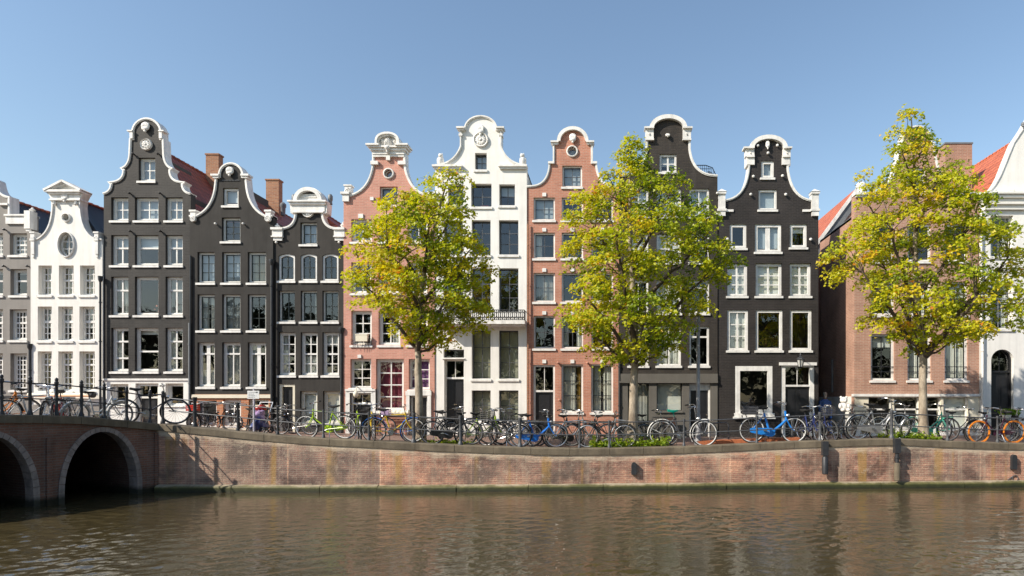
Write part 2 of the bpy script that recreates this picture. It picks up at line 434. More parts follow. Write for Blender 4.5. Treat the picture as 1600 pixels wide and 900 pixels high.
# ------------------------------------------------------------------ quay wall
def quay_mat():
    m, nt, b = newmat('quay_brick')
    tc, sp, uv = wall_uv(nt)
    def bricks(w, h, ms, c1, c2, mo, vec, sm=.3):
        br = N(nt, 'ShaderNodeTexBrick')
        br.inputs['Color1'].default_value = c4(c1); br.inputs['Color2'].default_value = c4(c2); br.inputs['Mortar'].default_value = c4(mo)
        br.inputs['Scale'].default_value = 1; br.inputs['Mortar Size'].default_value = ms; br.inputs['Mortar Smooth'].default_value = sm
        br.inputs['Brick Width'].default_value = w; br.inputs['Row Height'].default_value = h
        L(nt, vec, br.inputs['Vector']); return br
    nn = N(nt, 'ShaderNodeTexNoise'); nn.inputs['Scale'].default_value = 2.5; nn.inputs['Detail'].default_value = 4; L(nt, uv, nn.inputs['Vector'])
    ds = N(nt, 'ShaderNodeVectorMath', operation='SCALE'); ds.inputs['Scale'].default_value = .05; L(nt, nn.outputs[1], ds.inputs[0])
    av = N(nt, 'ShaderNodeVectorMath', operation='ADD'); L(nt, uv, av.inputs[0]); L(nt, ds.outputs[0], av.inputs[1])
    br = bricks(.2, .056, .010, (.37, .21, .16), (.275, .165, .13), (.40, .31, .24), av.outputs[0])
    # rebuilt panels of differing brick, parted by pale vertical joints
    pn = bricks(2.7, 9.0, .028, (1.2, 1.02, .92), (.66, .74, .80), (1.7, 1.7, 1.55), av.outputs[0], .6)
    mp = N(nt, 'ShaderNodeMapping'); mp.inputs['Location'].default_value = (.4, 3.3, 0); L(nt, av.outputs[0], mp.inputs[0]); L(nt, mp.outputs[0], pn.inputs['Vector'])
    col = mix(nt, .85, br.outputs[0], pn.outputs[0], 'MULTIPLY')
    n1 = noise(nt, tc.outputs['Object'], .9, 8, .72)
    col = mix(nt, 1.0, col, ramp(nt, n1, [(.38, (.42, .40, .41)), (.49, (.93, .91, .92)), (.59, (1.42, 1.34, 1.26))]), 'MULTIPLY')
    # courses weathered in long horizontal bands
    n8 = noise(nt, uv, 1.0, 4, .65, (.7, 9, 1))
    col = mix(nt, 1.0, col, ramp(nt, n8, [(.36, (.72,)*3), (.62, (1.18, 1.14, 1.1))]), 'MULTIPLY')
    n3 = noise(nt, uv, 1.0, 5, .7, (2.6, .22, 1))
    col = mix(nt, ramp(nt, n3, [(.52, (0, 0, 0)), (.64, (.6,)*3)]), col, (.44, .34, .25))
    n4 = noise(nt, uv, 1.0, 3, .6, (1.1, .06, 7))
    col = mix(nt, ramp(nt, n4, [(.56, (0, 0, 0)), (.61, (.6,)*3)]), col, (.40, .235, .055))
    n7 = noise(nt, uv, 1.0, 4, .65, (.55, .5, 3))
    col = mix(nt, ramp(nt, n7, [(.52, (0, 0, 0)), (.62, (.65,)*3)]), col, (.115, .092, .076))
    n5 = noise(nt, uv, 1.0, 5, .75, (1.4, 5, 1))
    sub = N(nt, 'ShaderNodeAttribute', attribute_name='below_top')
    sm = N(nt, 'ShaderNodeMath', operation='MULTIPLY_ADD'); L(nt, n5, sm.inputs[0]); sm.inputs[1].default_value = .75; L(nt, sub.outputs['Fac'], sm.inputs[2])
    col = mix(nt, ramp(nt, sm.outputs[0], [(.40, (.85,)*3), (.58, (0, 0, 0))]), col, (.60, .49, .36))
    n9 = noise(nt, uv, 3.0, 6, .75)
    col = mix(nt, ramp(nt, n9, [(.56, (0, 0, 0)), (.63, (.5,)*3)]), col, (.46, .36, .27))
    L(nt, col, b.inputs['Base Color']); b.inputs['Roughness'].default_value = .9
    n6 = noise(nt, tc.outputs['Object'], 14, 6, .7)
    h = mix(nt, .6, br.outputs[1], n6)
    iv = N(nt, 'ShaderNodeInvert'); L(nt, h, iv.inputs[1])
    bump(nt, b, iv.outputs[0], 1.0, .035)
    return m
M['quay'] = quay_mat()

def ledge_mat():
    m, nt, b = newmat('waterline_ledge')
    tc = N(nt, 'ShaderNodeTexCoord')
    sp = N(nt, 'ShaderNodeSeparateXYZ'); L(nt, tc.outputs['Object'], sp.inputs[0])
    n = noise(nt, tc.outputs['Object'], 1.6, 6, .7)
    ma = N(nt, 'ShaderNodeMath', operation='MULTIPLY_ADD'); L(nt, n, ma.inputs[0]); ma.inputs[1].default_value = .14; L(nt, sp.outputs[2], ma.inputs[2])
    col = ramp(nt, ma.outputs[0], [(.06, (.012, .014, .006)), (.17, (.042, .046, .010)), (.225, (.12, .11, .04)), (.26, (.32, .27, .19))])
    n2 = noise(nt, tc.outputs['Object'], 5, 5, .7)
    L(nt, mix(nt, 1.0, col, ramp(nt, n2, [(.3, (.6,)*3), (.7, (1.25,)*3)]), 'MULTIPLY'), b.inputs['Base Color'])
    b.inputs['Roughness'].default_value = .7
    bump(nt, b, n2, .6, .03)
    return m
M['ledge'] = ledge_mat()

quay = thing('quay_wall', 'long weathered red brick canal wall with grey stone coping, running right of the bridge', 'quay wall', (0, 18, 0))
ROOT['quay_wall'] = Vector((0, 18, 0))
fx = []
for (a, b) in zip(QUAY, QUAY[1:]):
    n = max(1, int((b[0]-a[0]) / .5))
    for i in range(n):
        t = i / n; fx.append((a[0]+(b[0]-a[0])*t, a[1]+(b[1]-a[1])*t))
fx.append(QUAY[-1])
fx = [(-14.2, QUAY[0][1])] + fx
mb = MB()
hl = [0, .12, .3, .6, 1.0]
vs = []; below = []
for x, y in fx:
    zt = copeZ(x) - .188
    for d in hl:
        z = zt - (zt + .4) * d
        vs.append((x, y, z)); below.append(zt - z)
k = len(hl)
mb.add(vs, [(i*k+j, i*k+j+1, (i+1)*k+j+1, (i+1)*k+j) for i in range(len(fx)-1) for j in range(k-1)])
o = mb.build('brick_wall', M['quay'], quay)
at = o.data.attributes.new('below_top', 'FLOAT', 'POINT'); at.data.foreach_set('value', below)
# coping stones: separate blocks with thin joints, all one course
mb = MB(); rnd = random.Random(3)
x = fx[0][0] + 1.15
while x < QUAY[-1][0]:
    w = rnd.uniform(.9, 1.25); x1 = min(x + w - .008, QUAY[-1][0])
    ya, yb = quayY(x), quayY(x1); za, zb = copeZ(x), copeZ(x1)
    d = rnd.uniform(-.006, .006)
    pr = [(-.035+d, -.19), (-.035+d, -.02), (-.02+d, 0), (.42, 0), (.42, -.19)]
    n = len(pr)
    mb.add([(x, ya+p, za+q) for p, q in pr] + [(x1, yb+p, zb+q) for p, q in pr],
           [tuple(range(n)), tuple(range(2*n-1, n-1, -1))] + [(i, i+n, (i+1) % n+n, (i+1) % n) for i in range(n)])
    x += w
mb.build('coping', M['stone'], quay)
mb = MB(); rnd = random.Random(5)
segs = [f for f in fx if f[0] > -12.2]
i = 0
pr = lambda d: [(-.16-d, -.4), (-.15-d, .12), (-.11-d, .165), (0.02, .20)]
x = -13.02
while x < QUAY[-1][0]:
    w = rnd.uniform(1.6, 2.6); x1 = min(x+w-.012, QUAY[-1][0]); d = rnd.uniform(-.015, .015); dz = rnd.uniform(-.012, .012)
    p = pr(d); n = len(p)
    mb.add([(x, quayY(x)+a, b+dz) for a, b in p] + [(x1, quayY(x1)+a, b+dz) for a, b in p],
           [(j, j+n, j+1+n, j+1) for j in range(n-1)] + [tuple(range(n)), tuple(range(2*n-1, n-1, -1))])
    x += w
mb.build('footing_ledge', M['ledge'], quay)

# ------------------------------------------------------------------ bridge
BP = Vector((-13.06, 17.4)); BT = Vector((-.42, -1.0)); BL = BT.length
BTn = BT.normalized(); BN = Vector((-.9220, .3872))      # along the face towards the viewer, and into the bridge
def bpt(t, d=0, z=0):                                    # t in units of BT, d metres behind the face
    p = BP + BT * t + BN * d
    return (p.x, p.y, z)
def bt_of_px(px):
    kk = (px - CX) / F
    return (17.4 * kk + 13.06) / (kk - .42)
BRZ = [(0, 1.965), (.677, 2.08), (1.37, 2.19), (2.02, 2.257), (3.16, 2.31), (4.5, 2.33), (6.5, 2.25), (9, 2.1)]
def brz(t): return lerp(BRZ, t)
bridge = thing('bridge', 'brick arch bridge in shade with pale stone arch rings at left', 'bridge', bpt(2, 0, 0))
TEND = 7.5
def arch_loop(tc, a, zs, h, n=28):
    pts = [(tc + a/BL, -.4)]
    for i in range(n+1):
        th = PI * i / n
        pts.append((tc + a/BL * math.cos(th), zs + h * math.sin(th) ** .96 if 0 < i < n else zs))
    pts.append((tc - a/BL, -.4))
    return pts
ARCH = [(1.244, .84, .30, 1.50), (3.37, .84, .30, 1.52), (5.45, .84, .30, 1.52)]
loops = [arch_loop(*a) for a in ARCH]
def inpoly(p, poly):
    x, y = p; c = False; n = len(poly); j = n-1
    for i in range(n):
        xi, yi = poly[i]; xj, yj = poly[j]
        if (yi > y) != (yj > y) and x < (xj-xi)*(y-yi)/(yj-yi)+xi: c = not c
        j = i
    return c
def tri_face(outer, holes, extra=()):
    vs = []; es = []
    for lp in [outer] + holes:
        n0 = len(vs); n = len(lp)
        vs += [Vector(p) for p in lp]
        es += [(n0+i, n0+(i+1) % n) for i in range(n)]
    for a, b in extra:
        vs += [Vector(a), Vector(b)]; es.append((len(vs)-2, len(vs)-1))
    r = delaunay_2d_cdt(vs, es, [], 0, 1e-5)
    V, FA = r[0], r[2]
    out = []
    for f in FA:
        c = sum((V[i] for i in f), Vector((0, 0))) / len(f)
        if inpoly(c, outer) and not any(inpoly(c, h) for h in holes): out.append(tuple(f))
    return [tuple(v) for v in V], out
outer = [(-.0, -.4)] + [(t, brz(t) - .20) for t in np.linspace(0, TEND, 25)] + [(TEND, -.4)]
hl2 = [[(t, max(z, -.399)) for t, z in lp] for lp in loops]
V, FA = tri_face(outer, hl2)
mb = MB()
mb.add([bpt(t, 0, z) for t, z in V], FA)
mb.build('brick_face', brick_mat('bridge_brick', (.24, .115, .082), (.17, .088, .066), (.20, .16, .13), stain=(.6, 1.15), streak=(.25, .21, .18), streak_amt=.25, bs=.7, tide=True), bridge)
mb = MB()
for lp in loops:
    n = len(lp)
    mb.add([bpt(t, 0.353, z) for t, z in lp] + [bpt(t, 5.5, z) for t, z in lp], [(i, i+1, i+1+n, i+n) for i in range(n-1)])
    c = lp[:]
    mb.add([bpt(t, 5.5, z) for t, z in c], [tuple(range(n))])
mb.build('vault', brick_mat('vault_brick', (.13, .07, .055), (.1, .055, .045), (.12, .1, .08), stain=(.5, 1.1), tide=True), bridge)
for (tc, a, zs, h) in ARCH:
    mb = MB()
    nv = 25
    for i in range(nv):
        t0, t1 = PI*i/nv + .004, PI*(i+1)/nv - .004
        q = []
        for th in (t0, t1):
            for (aa, hh) in ((a-.0, h), (a+.125, h+.125)):
                q.append((tc+aa/BL*math.cos(th), zs+hh*math.sin(th)))
        f = [bpt(t, -.03, z) for t, z in q]; bk = [bpt(t, .35, z) for t, z in q]
        mb.add(f+bk, [(0, 1, 3, 2), (0, 4, 5, 1), (1, 5, 7, 3), (3, 7, 6, 2), (2, 6, 4, 0)])
    for sg in (1, -1):
        q = [(tc+sg*a/BL, -.4), (tc+sg*(a+.125)/BL, -.4), (tc+sg*(a+.125)/BL, zs), (tc+sg*a/BL, zs)]
        mb.add([bpt(t, -.03, z) for t, z in q]+[bpt(t, .35, z) for t, z in q], [(0, 1, 2, 3), (0, 4, 5, 1), (1, 5, 6, 2), (3, 7, 4, 0)])
    mb.build('arch_ring', M['ringstone'], bridge)
mb = MB(); t = -.04; rnd = random.Random(8)
while t < TEND:
    w = rnd.uniform(.7, 1.0); t1 = t + w - .008
    pr = [(-.08, -.20), (-.08, -.025), (-.06, 0), (.35, 0), (.35, -.20)]; n = len(pr)
    mb.add([bpt(t, d, brz(t)+z) for d, z in pr]+[bpt(t1, d, brz(t1)+z) for d, z in pr],
           [tuple(range(n)), tuple(range(2*n-1, n-1, -1))]+[(i, i+n, (i+1) % n+n, (i+1) % n) for i in range(n)])
    t += w
mb.build('coping', M['stone'], bridge)
# small pilaster strips between the arches and at the corner
mb = MB()
for t0, t1 in ((-.02, .06), (2.26, 2.36)):
    mb.add([bpt(t0, -.05, -.4), bpt(t1, -.05, -.4), bpt(t1, -.05, 1.7), bpt(t0, -.05, 1.7), bpt(t0, .05, -.4), bpt(t1, .05, -.4), bpt(t1, .05, 1.7), bpt(t0, .05, 1.7)],
           [(0, 1, 2, 3), (0, 4, 7, 3), (1, 5, 6, 2), (3, 2, 6, 7)])
mb.build('pilaster', bpy.data.materials['bridge_brick'], bridge)
mb = MB()
ts = np.linspace(-.02, TEND, 20)
mb.add([bpt(t, .34, brz(t)-.30*min(1, max(0, t-.3))-.03) for t in ts]+[bpt(t, 7, brz(t)-.30*min(1, max(0, t-.3))-.03) for t in ts]+[bpt(t, 7, -.3) for t in ts],
       [(i, i+1, i+21, i+20) for i in range(19)]+[(i+20, i+21, i+41, i+40) for i in range(19)])
mb.build('road_deck', M['paving'], bridge)

# ------------------------------------------------------------------ houses
def seg_path(half, cx):
    """half outline (dx, y) from the top centre to the right shoulder -> full px path left to right"""
    pts = []
    for s in half:
        if s[0] == 'q':
            p0 = pts[-1]; _, a, b, c, d = s
            for i in range(1, 11):
                t = i/10
                pts.append(((1-t)**2*p0[0]+2*t*(1-t)*a+t*t*c, (1-t)**2*p0[1]+2*t*(1-t)*b+t*t*d))
        elif s[0] == 'arc':                      # ('arc', rx, ytop, ybottom)
            _, rx, yt, yb = s
            for i in range(13):
                a = PI/2 * i/12
                pts.append((rx*math.sin(a), yt+(yb-yt)*(1-math.cos(a))))
        else:
            pts.append(s)
    right = [(cx+x, y) for x, y in pts]
    left = [(cx-x, y) for x, y in pts if x > 1e-6][::-1]
    return left + right

class House:
    def __init__(s, name, label, cx, hw, base, mat, off, half=None, group='gabled canal houses in a row'):
        s.cx, s.hw, s.base, s.mat = cx, hw, base, mat
        s.Y = YH + off
        s.root = thing(name, label, 'house', (hx(cx), s.Y, hz(base)), 0, group)
        s.path = seg_path(half, cx) if half else None
        s.holes = []; s.rows = []; s.half = half
    def W(s, px): return (hx(px[0]), hz(px[1]))
    def hole(s, pts): s.holes.append([s.W(p) for p in pts])
    def window(s, x0, y0, x1, y1, cas=3.0, casm='casing', sash='white', cols=2, rows=2, bar=1.35, bars=(), mull=None, cur=None,
               setb=.12, sill=4.2, sillm='white', arch=0, back=.0):
        yb = y1 - sill                      # bottom of the opening
        if arch:
            top = [(x0+(x1-x0)*i/8, y0+arch*((i/8-.5)*2)**2) for i in range(9)]
        else: top = [(x0, y0), (x1, y0)]
        lp = top + [(x1, yb), (x0, yb)]
        s.hole(lp); s.rows.append((y0, y1, x0, x1))
        y = s.Y + setb
        mb = MB()
        # casing: frame following the opening
        c = cas
        inner = ([(x0+c+(x1-x0-2*c)*i/8, y0+c+arch*((i/8-.5)*2)**2) for i in range(9)] if arch else [(x0+c, y0+c), (x1-c, y0+c)]) + [(x1-c, yb-c*.8), (x0+c, yb-c*.8)]
        n = len(lp)
        vs = []
        for ring, yy in ((lp, y), (inner, y), (inner, y+.09), (lp, y+.09)):
            vs += [(hx(p[0]), yy, hz(p[1])) for p in ring]
        mb.cur = 0
        mb.add(vs, [(r*n+i, r*n+(i+1) % n, (r+1)*n+(i+1) % n, (r+1)*n+i) for r in range(3) for i in range(n)])
        mb.cur = 1
        xa, xb, ya, yc = x0+c, x1-c, y0+c, yb-c*.8
        yo = y+.03
        if sash != casm:                    # slim sash border
            for a, b in (((xa, ya), (xa+bar, yc)), ((xb-bar, ya), (xb, yc)), ((xa+bar, ya), (xb-bar, ya+bar)), ((xa+bar, yc-bar), (xb-bar, yc))):
                mb.pbox(a, b, yo, yo+.045)
        wm = mull or bar
        for i in range(1, cols):
            xm = xa+(xb-xa)*i/cols
            mb.pbox((xm-wm/2, ya), (xm+wm/2, yc), yo+.004, yo+.04)
        for j in range(1, rows):
            ym = ya+(yc-ya)*j/rows
            mb.pbox((xa, ym-bar/2), (xb, ym+bar/2), yo+.006, yo+.038)
        mb.cur = 2
        for fr in bars:
            ym = ya+(yc-ya)*fr
            mb.pbox((xa, ym-1.3), (xb, ym+1.3), yo-.012, yo+.05)
        win = mb.build('window', [M[casm], M[sash], M['white']], s.root)
        g = MB(); yp = yo+.022
        g.add([(hx(p[0]), yp, hz(p[1])) for p in inner], [tuple(range(n-1, -1, -1))])
        g.build('pane', M['glass'], win)
        if sill:
            sb = MB()
            a, b = x0-2.0, x1+1.5
            sb.prism([(hx(a), hz(y1)), (hx(b), hz(y1)), (hx(b), hz(yb+1.0)), (hx(a), hz(yb+1.0))], s.Y-.055, s.Y+.0)
            pr = [(s.Y-.05, hz(yb+1.0)), (s.Y+setb+.02, hz(yb-.6)), (s.Y+setb+.02, hz(y1-.4)), (s.Y-.05, hz(y1-.4))]
            xl, xr = hx(x0)+.004, hx(x1)-.004
            sb.add([(xl, p, q) for p, q in pr]+[(xr, p, q) for p, q in pr], [(0, 1, 5, 4), (0, 3, 2, 1), (4, 5, 6, 7), (2, 3, 7, 6)])
            sb.build('sill', M[sillm], win)
        if cur: s.curtain(win, cur, xa-1, ya-1, xb+1, yc+1, y+.16)
        return win
    def curtain(s, win, cur, x0, y0, x1, y1, y):
        """curtains and blinds hanging just behind the glass"""
        def wavy(mb, xa, xb, ya, yb, amp=.03):
            nn = max(4, int((xb-xa)/.7)); vs = []
            for i in range(nn+1):
                x = xa+(xb-xa)*i/nn; d = amp*math.sin(i*1.9+xa)
                vs += [(hx(x), y+d, hz(ya)), (hx(x), y+d, hz(yb))]
            mb.add(vs, [(2*i, 2*i+1, 2*i+3, 2*i+2) for i in range(nn)])
        kind, fr = cur if isinstance(cur, tuple) else (cur, None)
        mb = MB()
        if kind in ('blind', 'skyblind', 'shutter', 'purple'):
            yb = y0+(y1-y0)*(fr or 1)
            mb.pbox((x0, y0), (x1, yb), y, y+.02)
            nm = {'blind': 'blind', 'skyblind': 'blind', 'shutter': 'shutter', 'purple': 'blind'}[kind]
            mb.build(nm, M[kind], win)
        elif kind in ('drapes', 'ydrapes'):
            f = fr or .3
            wavy(mb, x0, x0+(x1-x0)*f, y0, y1); wavy(mb, x1-(x1-x0)*f, x1, y0, y1)
            mb.build('curtain', M['curtain' if kind == 'drapes' else 'yellowcurtain'], win, True)
        elif kind in ('left', 'right'):
            f = fr or .4
            if kind == 'left': wavy(mb, x0, x0+(x1-x0)*f, y0, y1)
            else: wavy(mb, x1-(x1-x0)*f, x1, y0, y1)
            mb.build('curtain', M['curtain'], win, True)
        elif kind in ('net', 'white', 'wine', 'yellow', 'cafe', 'gold'):
            ya = y0+(y1-y0)*(fr or 0)
            wavy(mb, x0, x1, ya, y1, .02)
            mb.build('curtain', M[{'net': 'net', 'white': 'curtain', 'wine': 'wine', 'yellow': 'yellowcurtain', 'cafe': 'curtain', 'gold': 'gold'}[kind]], win, True)
    def door(s, x0, y0, x1, y1, col='black', fan=0.0, leaves=1, frame='white', fw=3, arch=0, setb=.16, lites=False, shift=None):
        """door opening: frame, leaf with panels and, above a transom, a fanlight"""
        if arch:
            lp = [((x0+x1)/2-(x1-x0)/2*math.cos(PI*i/14), y0+arch-arch*math.sin(PI*i/14)) for i in range(15)] + [(x1, y1), (x0, y1)]
        else: lp = [(x0, y0), (x1, y0), (x1, y1), (x0, y1)]
        s.hole(lp); s.rows.append((y0, y1, x0, x1))
        y = s.Y+setb
        fr = MB()
        c = fw
        if arch:
            inner = [((x0+x1)/2-((x1-x0)/2-c)*math.cos(PI*i/14), y0+arch-(arch-c)*math.sin(PI*i/14)) for i in range(15)] + [(x1-c, y1), (x0+c, y1)]
        else: inner = [(x0+c, y0+c), (x1-c, y0+c), (x1-c, y1), (x0+c, y1)]
        n = len(lp); vs = []
        for ring, yy in ((lp, y-.06), (inner, y-.06), (inner, y+.1), (lp, y+.1)):
            vs += [(hx(p[0]), yy, hz(p[1])) for p in ring]
        fr.add(vs, [(r*n+i, r*n+(i+1) % n, (r+1)*n+(i+1) % n, (r+1)*n+i) for r in range(3) for i in range(n) if i != n-2])
        yt = y0+(y1-y0)*fan
        if fan: fr.pbox((x0+c, yt-1.5), (x1-c, yt+1.5), y-.05, y+.07)
        fo = fr.build('door_frame', M[frame], s.root)
        if fan:
            w = MB(); w.pbox(((x0+x1)/2-.5, y0+c), ((x0+x1)/2+.5, yt-1.5), y, y+.03)
            wo = w.build('fanlight', M[frame], s.root)
            g = MB()
            if arch: top = inner[:15]
            else: top = [(x0+c, y0+c), (x1-c, y0+c)]
            poly = top+[(x1-c, yt), (x0+c, yt)]
            g.add([(hx(p[0]), y+.015, hz(p[1])) for p in poly], [tuple(range(len(poly)-1, -1, -1))])
            g.build('pane', M['glass'], wo)
        ytop = yt+1.5 if fan else y0+c
        xa, xb = x0+c, x1-c
        for k in range(leaves):
            a = xa+(xb-xa)*k/leaves+.15; b = xa+(xb-xa)*(k+1)/leaves-.15
            d = MB()
            d.pbox((a, ytop), (b, y1), y+.03, y+.08)
            st = (b-a)*.16
            hh = y1-ytop
            for (f0, f1) in ((.06, .48), (.55, .72), (.77, .95)):      # raised panels
                d.pbox((a+st, ytop+hh*f0), (b-st, ytop+hh*f1), y+.015, y+.032)
                d.pbox((a+st+1.6, ytop+hh*f0+1.6), (b-st-1.6, ytop+hh*f1-1.6), y+.006, y+.016)
            do = d.build('door', M[col], s.root)
            h = MB(); hxp = b-st*.5 if k == 0 else a+st*.5
            h.ell((hx(hxp), y-.01, hz(ytop+hh*.53)), (.03, .03, .03), 8, 5)
            h.pbox((a+st+1.5, ytop+hh*.62), (b-st-1.5, ytop+hh*.635), y-.004, y+.014)
            h.build('handle', M['stone'], do)
    def finish(s, depth=9.0, eave=None, ridge=None, roofmat='tile_red', side=None, th=.3, groundmat=None, groundy=None, hip=0):
        x0, x1 = s.cx-s.hw, s.cx+s.hw
        outer = ([(x0, s.base)] + s.path + [(x1, s.base)])
        # remove path points outside the facade edges
        poly = [s.W(p) for p in outer]
        V, FA = tri_face(poly, s.holes, [((hx(x0), hz(groundy)), (hx(x1), hz(groundy)))] if groundy else ())
        mb = MB()
        def facade(V, FA, mi):
            mb.cur = mi
            mb.add([(v[0], s.Y, v[1]) for v in V], [tuple(f) for f in FA])
            mb.add([(v[0], s.Y+th, v[1]) for v in V], [tuple(f) for f in FA])
        facade(V, FA, 0)
        if groundy:
            zc = hz(groundy)
            # faces whose centre is below groundy take the second material (the painted ground floor)
            for i, f in enumerate(mb.f):
                if sum(mb.v[j][2] for j in f)/len(f) < zc: mb.m[i] = 1
        mb.cur = 0
        for lp in [poly]+s.holes:
            n = len(lp)
            st = len(mb.f)
            mb.add([(p[0], s.Y, p[1]) for p in lp]+[(p[0], s.Y+th, p[1]) for p in lp], [(i, (i+1) % n, (i+1) % n+n, i+n) for i in range(n)])
            if groundy:
                for i in range(st, len(mb.f)):
                    f = mb.f[i]
                    if sum(mb.v[j][2] for j in f)/len(f) < zc: mb.m[i] = 1
        mats = [M[s.mat]] + ([M[groundmat]] if groundmat else [])
        s.wall = mb.build('wall', mats, s.root)
        # dark rooms behind the windows, one per storey, no wider than the gable there
        ib = MB(); y0i = s.Y+th+.006; yb = s.Y+th+1.7; zb = hz(s.base)
        rr = sorted(s.rows, key=lambda r: r[0]); groups = []
        for r in rr:
            if groups and r[0] < groups[-1][1]-4:
                g = groups[-1]; groups[-1] = (g[0], max(g[1], r[1]), min(g[2], r[2]), max(g[3], r[3]))
            else: groups.append(tuple(r))
        for k, (ya, yc, xa_, xc_) in enumerate(groups):
            top = ya-5 if k == 0 else max(ya-5, (groups[k-1][1]+ya)/2); bot = yc+5 if k == len(groups)-1 else min(yc+5, (yc+groups[k+1][0])/2-.2)
            bot = min(bot, s.base)
            A, B, C, D = hx(xa_-4), hx(xc_+4), hz(bot), hz(top)
            ib.add([(A, y0i, C), (B, y0i, C), (B, yb, C), (A, yb, C), (A, y0i, D), (B, y0i, D), (B, yb, D), (A, yb, D)],
                   [(0, 1, 2, 3), (4, 5, 6, 7), (0, 3, 7, 4), (1, 2, 6, 5), (2, 3, 7, 6)])
        ib.build('interior', M['interior'], s.root)
        # side walls, back wall and roof
        eave = eave if eave is not None else max(p[1] for p in s.path)
        bb = MB(); y0b, y1b = s.Y+th, s.Y+depth
        xa, xb = hx(x0)+.03, hx(x1)-.03
        ze = hz(eave)
        bb.add([(xa, y0b, zb-.5), (xa, y1b, zb-.5), (xa, y1b, ze), (xa, y0b, ze)], [(0, 1, 2, 3)])
        bb.add([(xb, y0b, zb-.5), (xb, y1b, zb-.5), (xb, y1b, ze), (xb, y0b, ze)], [(0, 1, 2, 3)])
        bb.add([(xa, y1b, zb-.5), (xb, y1b, zb-.5), (xb, y1b, ze), (xa, y1b, ze)], [(0, 1, 2, 3)])
        bb.build('side_wall', M[side or s.mat], s.root)
        rb = MB(); zr = hz(ridge) if ridge else ze+.05; xc = (xa+xb)/2
        ov = .1
        if ridge:
            for sx, xe in ((-1, xa-ov*0), (1, xb+ov*0)):
                rb.add([(xe, y0b, ze), (xe, y1b, ze), (xc, y1b, zr), (xc, y0b+hip, zr)], [(0, 1, 2, 3)])
            for yy, yr in ((y1b, y1b), (y0b+.004, y0b+.004+hip)): rb.add([(xa, yy, ze), (xb, yy, ze), (xc, yr, zr)], [(0, 1, 2)])
        else:
            rb.box(xa, xb, y0b, y1b, ze-.1, ze+.02)
        s.roof = rb.build('roof', M[roofmat if ridge else 'lead'], s.root)
        if ridge:
            cp = MB(); yy = y0b+.02+hip
            while yy < y1b:
                cp.tube([(xc, yy, zr-.02), (xc, yy+.3, zr-.005)], [.06, .072], 8); yy += .3
            cp.build('ridge_tiles', M['tile_orange' if roofmat == 'tile_black' else roofmat], s.roof)
        s.zr, s.ze = zr, ze
    def trim(s, win=3.0, wout=.6, proud=.04, mat='white', path=None, bead=True):
        p = [s.W(q) for q in (path or s.path)]
        mb = MB()
        win *= .82; mb.strip(p, win/S, wout/S, s.Y-proud, s.Y+.33)
        if bead: mb.strip(p, win*.36/S, (wout+.7)/S, s.Y-proud-.022, s.Y+.36)
        return mb.build('gable_trim', M[mat], s.root)
    def mould(s, boxes, name='moulding', mat='white'):
        """(x0,y0,x1,y1,proud) px boxes; boxes that touch are carved as one part"""
        left = list(boxes); o = None
        while left:
            cl = [left.pop(0)]; grew = True
            while grew:
                grew = False
                for b in left[:]:
                    if any(b[0] <= c[2]+.8 and b[2] >= c[0]-.8 and b[1] <= c[3]+.8 and b[3] >= c[1]-.8 for c in cl):
                        cl.append(b); left.remove(b); grew = True
            mb = MB()
            for (x0, y0, x1, y1, pr) in cl: mb.pbox((x0, y0), (x1, y1), s.Y-pr, s.Y+.2)
            o = mb.build(name, M[mat], s.root)
        return o
    def studs(s, pts, mat='white', r=.05, name='wall_anchor'):
        for (x, y) in pts:
            mb = MB(); mb.lathe([(r*.5, .02), (r*.6, -.05), (r, -.07), (r*.9, -.11), (r*.3, -.13)], (hx(x), s.Y, hz(y)), 8, 'y')
            mb.build(name, M[mat], s.root, True)
    def medallion(s, x, y, r, mat='white', spokes=9):
        mb = MB(); c = (hx(x), s.Y, hz(y)); rr = r/S
        mb.lathe([(rr*1.08, .02), (rr*1.08, -.05), (rr*.98, -.09), (rr*.84, -.06), (rr*.8, -.02), (.001, -.02)], c, 20, 'y')
        for k in range(spokes):
            a = 2*PI*k/spokes+.3
            mb.ell((c[0]+math.cos(a)*rr*.45, s.Y-.05, c[2]+math.sin(a)*rr*.45), (rr*.14+abs(math.cos(a))*rr*.2, .04, rr*.14+abs(math.sin(a))*rr*.2), 8, 5)
        mb.ell((c[0], s.Y-.06, c[2]), (rr*.25, .06, rr*.25), 8, 5)
        mb.build('medallion', M[mat], s.root, True)
    def ornament(s, x, y, w, h, mat='white', name='carved_ornament', proud=.1):
        """small shell-like carving: a spade of overlapping lobes"""
        mb = MB(); c = Vector((hx(x), s.Y-proud*.3, hz(y))); w /= S; h /= S
        for k in range(5):
            a = (k-2)/2*.9
            mb.ell((c.x+math.sin(a)*w*.38, c.y-.03, c.z+math.cos(a)*h*.30-h*.1), (w*.16, proud*.6, h*.32), 8, 6)
        mb.ell((c.x, c.y-.05, c.z-h*.18), (w*.42, proud*.7, h*.2), 10, 6)
        mb.ell((c.x, c.y-.06, c.z-h*.42), (w*.16, proud*.5, h*.14), 8, 5)
        mb.build(name, M[mat], s.root, True)
